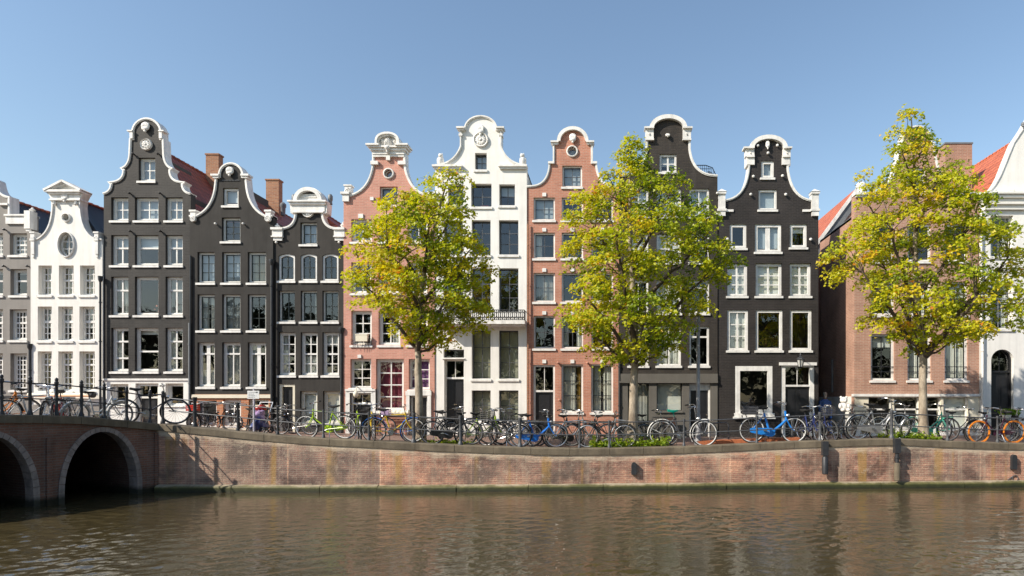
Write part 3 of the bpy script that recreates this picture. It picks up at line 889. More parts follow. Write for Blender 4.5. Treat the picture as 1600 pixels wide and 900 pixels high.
    def scroll(s, x, y, w, h, mat='white', flip=1, name='scroll_console'):
        """volute: spiral moulding on a block"""
        mb = MB(); c = (hx(x), s.Y, hz(y)); w /= S; h /= S
        pts = []
        for i in range(40):
            a = i/39*4.2*PI; rr = w*.5*(1-i/39*.85)
            pts.append((c[0]+flip*rr*math.sin(a), s.Y-.08, c[2]-h*.2+rr*math.cos(a)))
        mb.tube(pts, .022, 6)
        mb.lathe([(w*.5, .15), (w*.5, -.06), (w*.42, -.07)], (c[0], s.Y, c[2]-h*.2), 16, 'y')
        mb.box(c[0]-w*.6, c[0]+w*.6, s.Y-.1, s.Y+.2, c[2]+h*.36, c[2]+h*.5)
        mb.box(c[0]-w*.45, c[0]+w*.45, s.Y-.07, s.Y+.2, c[2]-h*.1, c[2]+h*.36)
        mb.build(name, M[mat], s.root, True)
    def finial(s, x, y, h, mat='white', r=4.0):
        mb = MB(); h /= S; r /= S
        mb.lathe([(r, 0), (r, h*.12), (r*.45, h*.2), (r*.9, h*.36), (r*1.05, h*.52), (r*.6, h*.68), (r*.3, h*.78), (r*.42, h*.88), (r*.1, h)], (hx(x), s.Y+.12, hz(y)), 12)
        mb.build('finial', M[mat], s.root, True)
    def drainpipe(s, x, y0, y1, mat='irondark', r=.05, hopper=True):
        mb = MB(); X = hx(x); Y = s.Y-.09
        mb.tube([(X, Y, hz(y0)), (X, Y, hz(y1))], r, 10)
        if hopper: mb.lathe([(r, 0), (r*1.9, .1), (r*2.1, .22), (r*2.1, .25)], (X, Y, hz(y0)-.05), 10)
        z = hz(y0)-.9
        while z > hz(y1):
            mb.lathe([(r*1.35, 0), (r*1.35, .05)], (X, Y, z), 10); z -= 1.6
        mb.build('drainpipe', M[mat], s.root, True)
    def ring_window(s, x, y, rx, ry, ring=2.2, cols=1, rows=1, cur=None, casm='white'):
        n = 24
        lp = [(x+rx*math.cos(2*PI*i/n), y+ry*math.sin(2*PI*i/n)) for i in range(n)]
        s.hole(lp); s.rows.append((y-ry, y+ry, x-rx, x+rx))
        mb = MB()
        prof = [(1, -.03), (1+ring/rx*.3, -.07), (1+ring/rx*.8, -.06), (1+ring/rx, 0.0)]
        vs = []
        for i in range(n):
            a = 2*PI*i/n
            for k, (f, d) in enumerate([(1.0, .14), (1.0, -.05)]+prof[1:]):
                ex = (f-1)*rx
                vs.append((hx(x+(rx+ex)*math.cos(a)), s.Y+d, hz(y+(ry+ex)*math.sin(a))))
        q = 5
        mb.add(vs, [(i*q+k, ((i+1) % n)*q+k, ((i+1) % n)*q+k+1, i*q+k+1) for i in range(n) for k in range(q-1)])
        # inner sash ring
        vs = []
        for i in range(n):
            a = 2*PI*i/n
            for f, d in ((1.0, .10), (.86, .10), (.86, .16)):
                vs.append((hx(x+rx*f*math.cos(a)), s.Y+d, hz(y+ry*f*math.sin(a))))
        mb.add(vs, [(i*3+k, ((i+1) % n)*3+k, ((i+1) % n)*3+k+1, i*3+k+1) for i in range(n) for k in range(2)])
        for i in range(1, cols): mb.pbox((x-rx*.9+1.8*rx*i/cols-.5, y-ry*.9), (x-rx*.9+1.8*rx*i/cols+.5, y+ry*.9), s.Y+.115, s.Y+.15)
        for j in range(1, rows): mb.pbox((x-rx*.9, y-ry*.9+1.8*ry*j/rows-.5), (x+rx*.9, y-ry*.9+1.8*ry*j/rows+.5), s.Y+.117, s.Y+.148)
        win = mb.build('window', M[casm], s.root, True)
        g = MB(); g.add([(hx(x+rx*.9*math.cos(2*PI*i/n)), s.Y+.135, hz(y+ry*.9*math.sin(2*PI*i/n))) for i in range(n)], [tuple(range(n-1, -1, -1))])
        g.build('pane', M['glass'], win)
        if cur:
            g = MB(); g.add([(hx(x+rx*1.1*math.cos(2*PI*i/n)), s.Y+.29, hz(y+ry*1.1*math.sin(2*PI*i/n))) for i in range(n)], [tuple(range(n))])
            g.build('blind', M[cur], win)

def chimney(h, px, py_top, py_bot, w, Y, pots=False, mat='chimney', cap='stone'):
    """brick stack on the roof at depth Y (pixel sizes at that depth)"""
    k = Y/F
    X = (px-CX)*k; z1 = EYE-(py_top-HY)*k; z0 = EYE-(py_bot-HY)*k; hw_ = w*k/2
    dp = hw_*(1.6 if w > 40 else 1.1); mb = MB(); mb.box(X-hw_, X+hw_, Y, Y+dp, z0-1.2, z1)
    c = mb.build('chimney', M[mat], h.roof)
    mb = MB(); mb.box(X-hw_-.03, X+hw_+.03, Y-.03, Y+dp+.03, z1+.002, z1+.07)
    mb.build('chimney_cap', M[cap], c)

# ---- A : grey house at the left edge
h = House('canal_house', 'light grey plastered house cut off by the left edge of the photo', -9.5, 58, 690, 'greyplaster', .03,
          [('arc', 3, 280, 284), (5, 292), ('q', 9, 306, 24, 308), (24, 336), (58, 336)])
for dx in (0, -37.5, -75):
    kw = dict(casm='casing', setb=.15)
    if dx == -75 : continue
    h.window(14+dx, 364, 41+dx, 402, cols=3, rows=4, cur=('white', .0), bars=(.5,), **kw)
    h.window(15+dx, 420, 41+dx, 465, cols=1, rows=1, bars=(.42,), cur=('blind', .12), **kw)
    h.window(14+dx, 483, 41+dx, 535, cols=4, rows=5, bars=(.42,), **kw)
    h.window(15+dx, 552, 41+dx, 613, cols=4, rows=7, **kw)
h.finish(eave=368, ridge=303, roofmat='tile_black')
h.trim(2.6)
h.mould([(10, 338, 48.4, 350, .07), (9, 335.5, 49, 338, .12), (41, 330, 50, 358, .13), (42.5, 358, 48, 362, .09), (-1, 318, 14, 321, .1)])
h.finial(45.5, 331, 9)
h.studs([(8, 359), (7, 416), (44, 416)], 'black')
h.drainpipe(48.8, 545, 690, r=.045)

# ---- B : white neck gable with pediment
h = House('canal_house', 'white narrow house with triangular pediment and oval window in its gable', 105, 56, 690, 'creamplaster', -.03,
          [(0, 288), (27, 300), (27, 302), (22.5, 311), (21.5, 322), ('q', 23, 364, 46, 374), (56, 374)])
h.ring_window(105, 340.5, 5, 5.5, 2, 2, 1)
h.ring_window(105, 382.5, 11.5, 18.5, 2.2, 2, 3, casm='white')
h.window(61, 415, 82, 465, cols=3, rows=4, bars=(.48,), setb=.17, cur='yellow', cas=2)
h.window(93, 415, 116, 465, cols=3, rows=4, bars=(.48,), setb=.17, cur='yellow', cas=2)
h.window(126, 415, 149, 465, cols=3, rows=4, bars=(.48,), setb=.17, cur='yellow', cas=2)
for x0, x1 in ((60, 82), (92, 115), (125, 149)):
    h.window(x0, 479, x1, 536, cols=3, rows=5, bars=(.44,), setb=.17, cur=('blind', .62), cas=2)
    h.window(x0, 549, x1, 615, cols=3, rows=6, bars=(.32,), setb=.17, cur=('ydrapes', .36), cas=2)
h.finish(eave=385, ridge=305, roofmat='tile_black')
h.trim(1.6, .6, .05, bead=False)
mb = MB()
for (a, b) in (((76.5, 300), (105, 285.5)), ((105, 285.5), (133.5, 300))):
    p = [h.W(a), h.W(b)]
    mb.strip(p, 3.4/S, .6/S, h.Y-.16, h.Y+.35); mb.strip(p, 1.6/S, 1.6/S, h.Y-.24, h.Y+.35)
mb.pbox((77, 299), (133, 302.5), h.Y-.22, h.Y+.3); mb.pbox((80, 302.5), (130, 305), h.Y-.15, h.Y+.3)
mb.pbox((82, 305), (128, 312), h.Y-.07, h.Y+.3); mb.pbox((81, 312), (129, 314.5), h.Y-.11, h.Y+.3)
mb.build('pediment', M['white'], h.root)
h.ornament(105, 309, 12, 16); h.ornament(88, 319, 5, 7); h.ornament(122, 319, 5, 7)
for x, f in ((54, 1), (153.5, -1)):
    h.scroll(x, 371, 7, 16, flip=f)
    h.mould([(x-2.5, 376, x+2.5, 398, .07), (x-3.5, 374, x+3.5, 377, .1), (x-1.5, 398, x+1.5, 403, .05)], 'hanging_console')
mb = MB(); z = hz(617); yy = h.Y-.22
mb.tube([(hx(54), yy, z), (hx(150), yy, z)], .085, 10)
aw = mb.build('rolled_awning', M['cream'], h.root, True)
mb = MB(); mb.tube([(hx(53), yy-.07, z-.05), (hx(151), yy-.07, z-.05)], .035, 8); mb.build('awning_bar', M['orangewood'], aw, True)
mb = MB(); mb.lathe([(.1, 0), (.13, .03), (.13, .12), (.1, .15)], (hx(150), yy, z), 10, 'x'); mb.build('end_cap', M['irondark'], aw, True)
h.mould([(50, 632, 160, 652, .03)], 'plinth', 'greyplaster')
h.drainpipe(160.6, 440, 690, r=.04)

# ---- C : tall charcoal house, stepped scrolling gable
h = House('canal_house', 'tall charcoal brick house with scrolled white-edged gable, round plaque and white ground floor', 229.5, 68, 672, 'darkC', .02,
          [('arc', 22, 185.5, 207), (22, 217), (25.5, 217.5), (26.5, 242), ('q', 28, 259.5, 39.5, 263), (36, 266), ('q', 35.5, 284.5, 59, 285), (55.5, 288), ('q', 56, 300, 68, 302.5)])
h.window(216, 246, 242, 286, cols=2, rows=2, cur='skyblind', mull=1.4)
for i, (x0, x1) in enumerate(((173, 200), (210, 247), (258, 285))):
    h.window(x0, 308, x1, 348, cols=2, rows=2, cur='skyblind', mull=1.6, bar=1.5)
    h.window(x0, 367, x1, 418, cols=1 if i == 1 else 2, rows=1, bars=(.40,), mull=2, cur=('skyblind', .40))
    h.window(x0, 432, x1, 496, cols=1 if i == 1 else 2, rows=1, bars=() if i == 1 else (.33,), mull=2.2, cur=('right', .18) if i == 1 else (('right', .5) if i == 0 else 'net'))
    h.window(x0, 512, x1, 584, cols=1 if i == 1 else 2, rows=1, bars=(.54,) if i == 1 else (.29, .71), mull=2.2, cur=('blind', .12) if i == 1 else ('left', .35))
h.window(172, 600, 200, 636, cols=1, rows=1, sill=2, setb=.16)
h.window(258, 599, 286, 636, cols=1, rows=1, sill=2, setb=.16)
h.door(211, 599, 247, 672, col='black', fan=.3, frame='casing', fw=4)
h.finish(eave=322, ridge=222, roofmat='tile_red', groundmat='whiteplaster', groundy=594)
h.trim(2.4)
h.mould([(201, 204.5, 209, 206.5, .12), (250, 204.5, 258, 206.5, .12), (204.5, 206.5, 209, 217, .09), (250, 206.5, 254.5, 217, .09)])
h.mould([(161.3, 591.5, 297.8, 594.5, .05)], 'band')
h.ornament(228.5, 199, 14, 16); h.medallion(228.8, 226, 8.5)
h.studs([(209, 241), (248, 241), (203.5, 302.5), (251, 302.5), (204.5, 361.5), (251.5, 361.5)], 'darkC')
h.drainpipe(298, 505, 672, 'lead', .045, False); h.drainpipe(299.6, 400, 672, 'black', .035, False)
chimney(h, 331.5, 242, 268, 20, YH+3.4, cap='chimney')

# ---- D : charcoal bell gable with brick shop floor
h = House('canal_house', 'charcoal bell-gabled house with an orange brick shopfront and cream lintel on its ground floor', 362, 65, 680, 'darkD', -.02,
          [('arc', 18, 256, 273), (18, 276.5), (23, 277), (24, 288), ('q', 27, 326, 54, 338), (65, 338)])
h.window(349, 294, 373, 325, cols=1, rows=1, casm='white', cas=3.2, bars=(), cur=('skyblind', .8), setb=.08)
h.window(347, 340, 376, 381, cols=2, rows=3, sash='darkgreen', casm='casing', bar=1.0)
for i, (x0, x1) in enumerate(((309, 336), (347.5, 376), (387.5, 416))):
    h.window(x0, 394, x1, 445.5, cols=2, rows=3, sash='darkgreen', bar=1.0, cur=['skyblind', ('skyblind', .8), 'yellow'][i])
    h.window(x0, 460, x1, 520, cols=2, rows=3, sash='darkgreen', bar=1.0, cur=[('drapes', .42), 'net', ('right', .22)][i])
    h.window(x0, 535, x1, 608, cols=2, rows=1, sash='white', mull=5.5 if i != 1 else 1.6, bars=(.23,), bar=1.2, cur=[('cafe', .62), 'net', ('left', .25)][i])
h.window(310, 626, 339, 667, cols=1, rows=1, casm='iron', sill=2)
h.window(349, 624, 377, 668, cols=2, rows=3, casm='casing', cas=3.5, sill=3)
h.door(389, 624, 420, 680, col='darkgreen', frame='cream', fw=2.5, fan=.18, leaves=1)
h.finish(eave=345, ridge=288, roofmat='tile_red', groundmat='shopbrick', groundy=616)
h.trim(2.4)
h.mould([(332.5, 273.5, 345, 276.5, .14), (379, 273.5, 391.5, 276.5, .14), (335, 276.5, 344, 279.5, .1), (380, 276.5, 389, 279.5, .1)])
h.mould([(297.3, 616.5, 426.8, 622, .06)], 'shop_lintel', 'cream')
h.mould([(348+i*2.5, 281.4, 350.1+i*2.5, 283, .02+.006*(i%2)) for i in range(11)], 'lettering_band', 'black')
h.mould([(297.2, 668, 346, 680, .04), (348, 669, 388, 680, .04)], 'plinth', 'cream')
h.ornament(361, 269, 13, 15)
for x, f in ((303.5, 1), (420.5, -1)): h.scroll(x, 339, 9, 20, flip=f)
h.studs([(339, 350.5), (382, 350.5)], 'white', .045)
h.drainpipe(427, 414, 676, 'irondark', .055)
chimney(h, 425.5, 282, 315, 20, YH+2.4, cap='chimney')
mb = MB(); mb.lathe([(.09, 0), (.1, .35), (.13, .4), (.13, .52), (.05, .6)], (hx(441)*1.09, YH+2.3, hz(318)+.2), 10); mb.build('chimney_pot', M['lead'], h.roof, True)

# ---- E : small dark neck gable, white segmental pediment
h = House('canal_house', 'small slate-grey house with rounded white pediment, round crest and three arched windows', 482.5, 55.5, 684, 'darkE', .04,
          [('arc', 23, 294, 317), (28, 318), (27, 332), (21, 333), ('q', 22, 355, 42, 356.5), (55.5, 356.5)])
h.window(468.5, 347, 494.5, 385, cols=2, rows=2, sash='darkgreen', casm='white', cas=2.4, cur='skyblind')
for i, (x0, x1) in enumerate(((434.5, 460), (469, 494.5), (503, 528))):
    h.window(x0, 396, x1, 442, cols=2, rows=2, sash='darkgreen', casm='white', arch=3.5, cas=3, setb=.05)
    h.window(x0, 454, x1, 506, cols=2, rows=2, sash='darkgreen', casm='casing', cas=2.2, cur=('right', .3) if i == 1 else None)
    h.window(x0, 519, x1+1, 590, cols=2, rows=4, sash='white', casm='casing', cas=3, bar=1.4, bars=(.5,), mull=1.6, cur=[('left', .3), ('cafe', .55), ('blind', .3)][i])
h.window(468, 611, 495, 664, cols=1, rows=1, casm='cream', cas=3, cur='blind', sill=3, mull=1.5)
h.window(504, 611, 531, 664, cols=1, rows=1, casm='cream', cas=3, cur='blind', sill=3)
h.door(435, 600, 460, 684, col='black', frame='cream', fw=4.2, leaves=2, setb=.1)
h.finish(eave=362, ridge=318, roofmat='tile_red')
h.trim(2.8)
h.mould([(452, 314.5, 512, 317, .22), (454, 317, 510, 320.5, .16), (456, 320.5, 508, 331, .09), (458, 331, 506, 333, .13)], 'cornice')
mb = MB(); mb.strip([h.W((482.5-21*math.cos(PI*i/20), 315-20*math.sin(PI*i/20))) for i in range(21)], 4.4/S, 1.2/S, h.Y-.18, h.Y+.3)
mb.pbox((466, 303), (499, 314), h.Y-.03, h.Y+.25); mb.pbox((470, 307), (495, 308.5), h.Y-.06, h.Y)
mb.build('pediment', M['white'], h.root)
h.mould([(424.5, 356, 443, 359.5, .15), (426, 359.5, 442, 369, .09), (425, 369, 442.5, 371, .13), (427.5, 371, 441, 376, .07),
         (521.5, 356, 539.5, 359.5, .15), (522.5, 359.5, 539, 369, .09), (522, 369, 539.5, 371, .13), (523.5, 371, 538, 376, .07)], 'shoulder_block')
h.medallion(481, 331, 8.5)
h.finial(430, 356, 9); h.finial(533.5, 356, 11); h.finial(482.5, 294, 4, 'lead', 1.5)
h.studs([(432.5, 379), (530.5, 379)], 'casing', .05)
h.drainpipe(534.5, 520, 684, 'irondark', .06)
for px, w in ((453.5, 3.2), (511, 3.4)):
    mb = MB(); mb.lathe([(w/S, 0), (w/S*.8, .12), (w/S*1.1, .2), (w/S*1.1, .35), (w/S*.6, .42)], (hx(px), h.Y+.25, hz(316)), 10); mb.build('chimney_pot', M['lead'], h.roof, True)

# ---- F : pink brick neck gable
h = House('canal_house', 'pink brick neck-gabled house with carved white scroll crown and purple-glazed windows', 608.5, 71, 684, 'pink', -.04,
          [('arc', 16, 214, 229), (24.5, 230), (24.5, 257), ('q', 29.5, 298, 60, 306), (71, 306)])
h.ring_window(608, 272, 6.3, 6.3, 2.4, cur='skyblind')
h.window(594, 292, 622, 325, cols=2, rows=2, sash='black', casm='white', cas=2.2, cur=('skyblind', .75))
for i, (x0, x1) in enumerate(((549.5, 581.5), (592, 626), (637, 669))):
    h.window(x0, 343, x1, 382, cols=2, rows=1, sash='white', cur='net' if i == 0 else None)
    h.window(x0, 410, x1, 462, cols=2, rows=2, sash='white', bars=(.35,))
    h.window(x0, 486, x1, 543, cols=2, rows=3, sash='white', mull=1.6, bar=1.5, cur=('right', .45) if i == 1 else None)
h.window(548, 561, 580.5, 606, cols=2, rows=3, cas=2, sash='white', sill=0)
h.window(588, 561, 631.5, 646, cols=2, rows=4, cas=3, sash='white', bar=1.6, mull=1.8, cur='wine', sill=5)
h.window(639, 561, 672, 611, cols=2, rows=3, cas=2, sash='white', bar=1.4, cur='purple', sill=3)
h.door(548, 614, 581, 684, col='black', frame='white', fw=2.6, fan=.24, leaves=2, arch=0)
h.door(641, 618, 669, 684, col='black', frame='white', fw=3)
h.finish(eave=312, ridge=276, roofmat='tile_red')
h.trim(2.6, path=seg_path([(24.5, 240), (24.5, 257), ('q', 29.5, 298, 60, 306), (71, 306)], 608.5)[:13])
h.trim(2.6, path=seg_path([(24.5, 240), (24.5, 257), ('q', 29.5, 298, 60, 306), (71, 306)], 608.5)[13:])
mb = MB()
arcp = [(608.5-17.5*math.cos(PI*i/18), 229-17*math.sin(PI*i/18)**.6) for i in range(19)]
mb.strip([h.W(p) for p in arcp], 3.6/S, .5/S, h.Y-.2, h.Y+.34); mb.strip([h.W(p) for p in arcp], 1.6/S, 1.4/S, h.Y-.26, h.Y+.36)
mb.prism([h.W(p) for p in ((595, 229.5), (622, 229.5), (622, 219), (615, 215), (602, 215), (595, 219))], h.Y-.04, h.Y+.3)
for a, b, c, d, p in ((576, 229, 596, 231.5, .3), (621, 229, 641, 231.5, .3), (578, 231.5, 639, 234, .24), (581, 234, 636, 238, .17), (583.5, 238, 633.5, 243, .11), (584, 243, 633, 246.5, .08)):
    mb.pbox((a, b), (c, d), h.Y-p, h.Y+.34)
mb.build('carved_crown', M['white'], h.root)
h.ornament(608.5, 230, 12, 24, proud=.26); h.ornament(599, 222, 6, 9); h.ornament(618, 222, 6, 9)
h.mould([(581, 253.5, 592.5, 259, .12), (623.5, 253.5, 635.5, 259, .12), (605, 247, 611, 252, .1), (579.5, 309, 585, 314, .06), (632, 309, 637, 314, .06)])
h.mould([(561, 335, 568.5, 341.5, .05), (604, 335, 611, 341.5, .05), (560, 554.5, 565.5, 559.5, .05), (534.5, 301.5, 548, 305, .14), (537, 305, 547, 316, .09), (669, 301.5, 682, 305, .14)], 'keystone')
h.scroll(545, 297, 10.5, 14)
h.mould([(541.5, 611, 548, 684, .07), (581, 611, 588, 684, .07), (546, 606, 583, 614, .08), (541.5, 608, 588, 611, .11)], 'door_surround')
h.mould([(636, 613, 641, 684, .07), (669, 613, 674.5, 684, .07), (635, 611, 675, 618, .08)], 'door_surround')
mb = MB(); mb.tube([(hx(561.5), h.Y, hz(606)), (hx(561.5), h.Y-.25, hz(605)), (hx(561.5), h.Y-.3, hz(611))], .02, 6); mb.ell((hx(561.5), h.Y-.3, hz(616)), (.11, .11, .14)); mb.build('door_lamp', M['cream'], h.root, True)
mb = MB()
for i, (x0, x1) in enumerate(((549.5, 581.5),)):
    for k in range(9): xx = x0+(x1-x0)*k/8; mb.tube([(hx(xx), h.Y-.03-.12*math.sin(PI*k/8), hz(543)), (hx(xx), h.Y-.03-.12*math.sin(PI*k/8), hz(530))], .008, 5)
    for yy in (530, 536): mb.tube([(hx(x0), h.Y-.05, hz(yy)), (hx((x0+x1)/2), h.Y-.16, hz(yy)), (hx(x1), h.Y-.05, hz(yy))], .009, 5)
mb.build('window_guard', M['irondark'], h.root)
mb = MB(); mb.pbox((559, 524), (577, 534), h.Y-.19, h.Y-.04); mb.pbox((558.5, 522.8), (577.5, 524.2), h.Y-.2, h.Y-.03); mb.build('planter_box', M['cream'], h.root)

# ---- G : white neck gable with owls and balcony
h = House('canal_house', 'wide white house with sun crest, two owls and wrought iron balcony', 751.5, 71.5, 686, 'whiteplaster', .0,
          [('arc', 24.5, 182.5, 202), (24.5, 203), (31, 204.5), (31, 229), ('q', 40, 255, 66, 258.5), (71.5, 259)])
gk = dict(sash='iron', casm='iron', bar=1.1, cas=1.8, setb=.2)
h.window(742, 239, 760.5, 269, cols=2, rows=2, cur='skyblind', **gk)
for i, (x0, x1, y0, y1) in enumerate(((700, 724, 288, 323), (736, 768, 287, 327), (780, 804.5, 288, 325))):
    h.window(x0, y0, x1, y1, cols=2, rows=2, cur=('skyblind', .45) if i != 1 else None, **gk)
for i, (x0, x1) in enumerate(((693, 723), (737, 766.5), (779.5, 810))):
    h.window(x0, 344, x1, 402, cols=2, rows=3, cur='net' if i == 0 else None, **gk)
    h.window(x0, 419, x1, 487, cols=2, rows=3, sill=0, **gk)
    if i: h.window(x0, 516, x1, 596, cols=2, rows=3, cur='shutter', **gk)
    if i: h.window(x0, 610, x1, 662, cols=2, rows=2, cur='shutter', **gk)
h.window(693, 546, 725, 561, cols=2, rows=1, sill=2, **gk)
h.door(694, 562, 725, 668, fan=.27, leaves=2, frame='white', fw=1.8, col='black', setb=.22)
h.finish(eave=262, ridge=None)
h.trim(2.0, .6, .06)
h.mould([(714.5, 200.5, 727, 203, .2), (776, 200.5, 788.5, 203, .2), (717, 203, 726, 205.5, .14), (777, 203, 786, 205.5, .14), (717.5, 210, 723, 213.5, .1), (780, 210, 785.5, 213.5, .1),
         (676.5, 259, 723, 262, .16), (679, 262, 722, 265, .1), (779.5, 259, 824, 262, .16), (781, 262, 823.5, 265, .1)])
h.ornament(751.5, 204, 12, 18); h.medallion(751.5, 219, 11, spokes=12)
def owl(px, py, flip):
    o_ = thing('owl_statue', 'white owl statue perched on the %s shoulder of the wide white gable' % ('left' if flip > 0 else 'right'), 'statue', (hx(px), h.Y+.1, hz(py)), 0, 'owl statues on the white gable')
    mb = MB(); X, Y, Z = hx(px), h.Y+.1, hz(py)
    f = flip
    mb.lathe([(.12, 0), (.13, .04), (.10, .07)], (X, Y, Z), 12)
    mb.ell((X, Y, Z+.22), (.125, .12, .19), 12, 8); mb.ell((X+.02*f, Y-.02, Z+.43), (.1, .1, .09), 12, 8)
    mb.build('body', M['white'], o_, True)
    mb = MB()
    for sx in (-1, 1): mb.ell((X+.11*sx, Y+.02, Z+.22), (.035, .09, .16), 8, 6)
    mb.build('wing', M['white'], o_, True)
    mb = MB()
    for sx in (-1, 1): mb.lathe([(.03, 0), (.004, .07)], (X+.02*f+.06*sx, Y-.02, Z+.48), 6)
    mb.build('ear_tuft', M['white'], o_, True)
OWLG = h
owl(687, 258.5, 1); owl(816.5, 258.5, -1)
# balcony across the third floor
mb = MB(); mb.pbox((688, 504), (823, 509), h.Y-.62, h.Y-.001); mb.pbox((690, 509), (822, 511), h.Y-.5, h.Y-.001)
bal = mb.build('balcony', M['white'], h.root)
mb = MB(); y = h.Y-.56
for py in (487.5, 502.5):
    mb.tube([(hx(689), h.Y, hz(py)), (hx(689), y, hz(py)), (hx(822), y, hz(py)), (hx(822), h.Y, hz(py))], .018, 6)
n = 44
for i in range(n+1):
    x = hx(689+133*i/n)
    mb.tube([(x, y, hz(503)), (x, y, hz(487.5))], .017, 5)
    if i < n and i % 2 == 0:
        c = (hx(689+133*(i+1)/n), y, hz(495)); mb.tube([(c[0]+.085*math.cos(a*PI/5), y, c[2]+.13*math.sin(a*PI/5)) for a in range(10)], .019, 5, True)
        mb.tube([(c[0]+.04*math.cos(a*PI/4), y, c[2]-.12+.05*math.sin(a*PI/4)) for a in range(8)], .008, 5, True)
for k in range(4):
    for X in (hx(689), hx(822)): mb.tube([(X, y+.14*k, hz(503)), (X, y+.14*k, hz(487.5))], .008, 5)
mb.build('railing', M['irondark'], bal)
h.mould([(680.5, 511, 822.8, 514, .06)], 'string_course')
GH = h

# ---- H : red brick neck gable
h = House('canal_house', 'red brick house with rounded white-edged gable and white keystones, between white and brown houses', 895, 72, 684, 'red', .05,
          [('arc', 23.5, 199.5, 221), (23.5, 223), (30, 224), (30, 254), (36.5, 254.5), ('q', 38, 289, 64, 290.5), (72, 291)])
h.ring_window(894, 236, 7, 7, 2.3, cur='skyblind')
hk = dict(casm='white', cas=2.4, setb=.09, bar=1.0)
h.window(878.5, 258, 909.5, 295, cols=2, rows=2, sash='iron', cur='skyblind', **hk)
for i, (x0, x1) in enumerate(((833.5, 867), (877.5, 911), (924, 958))):
    h.window(x0, 308, x1, 347, cols=2, rows=2, sash='iron', cur=('skyblind', 1) if i == 0 else None, **hk)
    h.window(x0, 363, x1, 407, cols=2, rows=2, sash='iron', cur=[('left', .35), None, ('blind', .4)][i], **hk)
    h.window(x0, 426, x1, 475, cols=2, rows=2, sash='iron', cur='net' if i == 0 else None, **hk)
    h.window(x0, 493, x1, 548, cols=2, rows=2, sash='iron', cur=('drapes', .3) if i == 1 else None, **hk)
    if i: h.window(x0-.5, 569, x1, 648, cols=2, rows=3, sash='black', cur=['', ('left', .68), ('drapes', .42)][i], **dict(hk, cas=2.8))
mb = MB(); xs_ = [901+k*.8 for k in range(12)]
for k in range(11): mb.add([(hx(xs_[k]), h.Y+.27+.03*(k % 2), hz(571)), (hx(xs_[k+1]), h.Y+.27+.03*((k+1) % 2), hz(571)), (hx(xs_[k+1]), h.Y+.27+.03*((k+1) % 2), hz(646)), (hx(xs_[k]), h.Y+.27+.03*(k % 2), hz(646))], [(0, 1, 2, 3)])
mb.build('curtain', M['gold'], h.root)
h.door(833, 570, 867, 684, fan=.36, leaves=1, frame='white', fw=3, setb=.12)
h.finish(eave=296, ridge=None)
h.trim(2.4)
mb = MB(); mb.strip([h.W((895-23.5*math.cos(PI*i/20), 221-21.5*math.sin(PI*i/20))) for i in range(21)], 4.2/S, 1/S, h.Y-.14, h.Y+.34)
mb.build('arched_coping', M['white'], h.root)
h.mould([(860.5, 221, 873, 223.5, .16), (916, 221, 928.5, 223.5, .16), (862, 223.5, 871.5, 226.5, .1), (918, 223.5, 927.5, 226.5, .1), (856.5, 252.5, 866, 256, .1), (924, 252.5, 933, 256, .1)])
h.ornament(895, 216, 12, 15)
ks = []
for x0, x1 in ((833.5, 867), (877.5, 911), (924, 958)):
    c = (x0+x1)/2
    for y in (308, 363, 426, 493, 569): ks.append((c-3, y-7, c+3, y-1.5, .04))
h.mould(ks[0:], 'keystone')
h.drainpipe(825.5, 350, 684, 'chimney', .03, False); h.drainpipe(968, 540, 684, 'irondark', .05)
h.studs([(872, 567), (918, 567), (874, 625)], 'red', .06)
mb = MB(); z0, z1 = hz(291), hz(277.5); yy = h.Y+1.2
for a, b in ((824, 856),):
    for k in range(12): x = hx(a+(b-a)*k/11)*1.05; mb.tube([(x, yy, z0), (x, yy, z1+.12)], .008, 5)
    mb.tube([(hx(a)*1.05, yy, z1+.12), (hx(b)*1.05, yy, z1+.12)], .014, 6)
mb.build('roof_railing', M['irondark'], h.root)

# ---- I : brown-black house behind the middle tree
h = House('canal_house', 'brown-black brick house with taupe ground floor, half hidden behind the middle tree', 1044, 77, 692, 'darkI', -.02,
          [('arc', 28, 182.5, 201), (28, 203), (33, 204), (33.5, 234), ('q', 38, 272, 70, 274.5), (77, 275)])
ik = dict(casm='white', cas=3, setb=.07)
h.window(1030.5, 241, 1057, 273, cols=2, rows=2, sash='white', mull=2.5, cur=('skyblind', .6), **ik)
for i, (x0, x1) in enumerate(((982, 1013), (1026, 1064), (1077, 1108))):
    h.window(x0, 295, x1, 342, cols=2, rows=2, sash='white', cur=('skyblind', 1), **ik)
    h.window(x0, 366, x1, 414, cols=2, rows=2, sash='white', cur='white' if i < 2 else None, **ik)
    h.window(x0, 438, x1, 493, cols=2 if i < 2 else 1, rows=2 if i < 2 else 1, bars=() if i < 2 else (.2,), sash='white', cur='blind' if i == 1 else None, **ik)
    h.window(x0, 510, x1, 575, cols=2, rows=1, bars=() if i < 2 else (.24,), sash='white', mull=1.6 if i < 2 else .8, cur=[('cafe', .0), ('drapes', .46), None][i], **ik)
h.window(981, 598, 1014, 664, cols=1, rows=1, bars=(), sash='darkgreen', casm='darkgreen', cas=2, cur='net', sill=2, sillm='taupe', setb=.14)
h.window(1026, 598, 1066, 645, cols=1, rows=1, sash='black', casm='black', cas=1.6, cur='blind', sill=3, sillm='taupe', setb=.14)
h.door(1077, 597, 1110, 692, fan=.0, leaves=1, frame='white', fw=2.6, col='black', setb=.18)
h.mould([(1079.6, 600, 1107.4, 610, -.13)], 'door_transom')
h.finish(eave=280, ridge=None, groundmat='taupe', groundy=585)
h.trim(2.6)
mb = MB(); mb.strip([h.W((1044-28*math.cos(PI*i/20), 202-19.5*math.sin(PI*i/20))) for i in range(21)], 5.2/S, 1/S, h.Y-.16, h.Y+.34)
mb.build('arched_coping', M['white'], h.root)
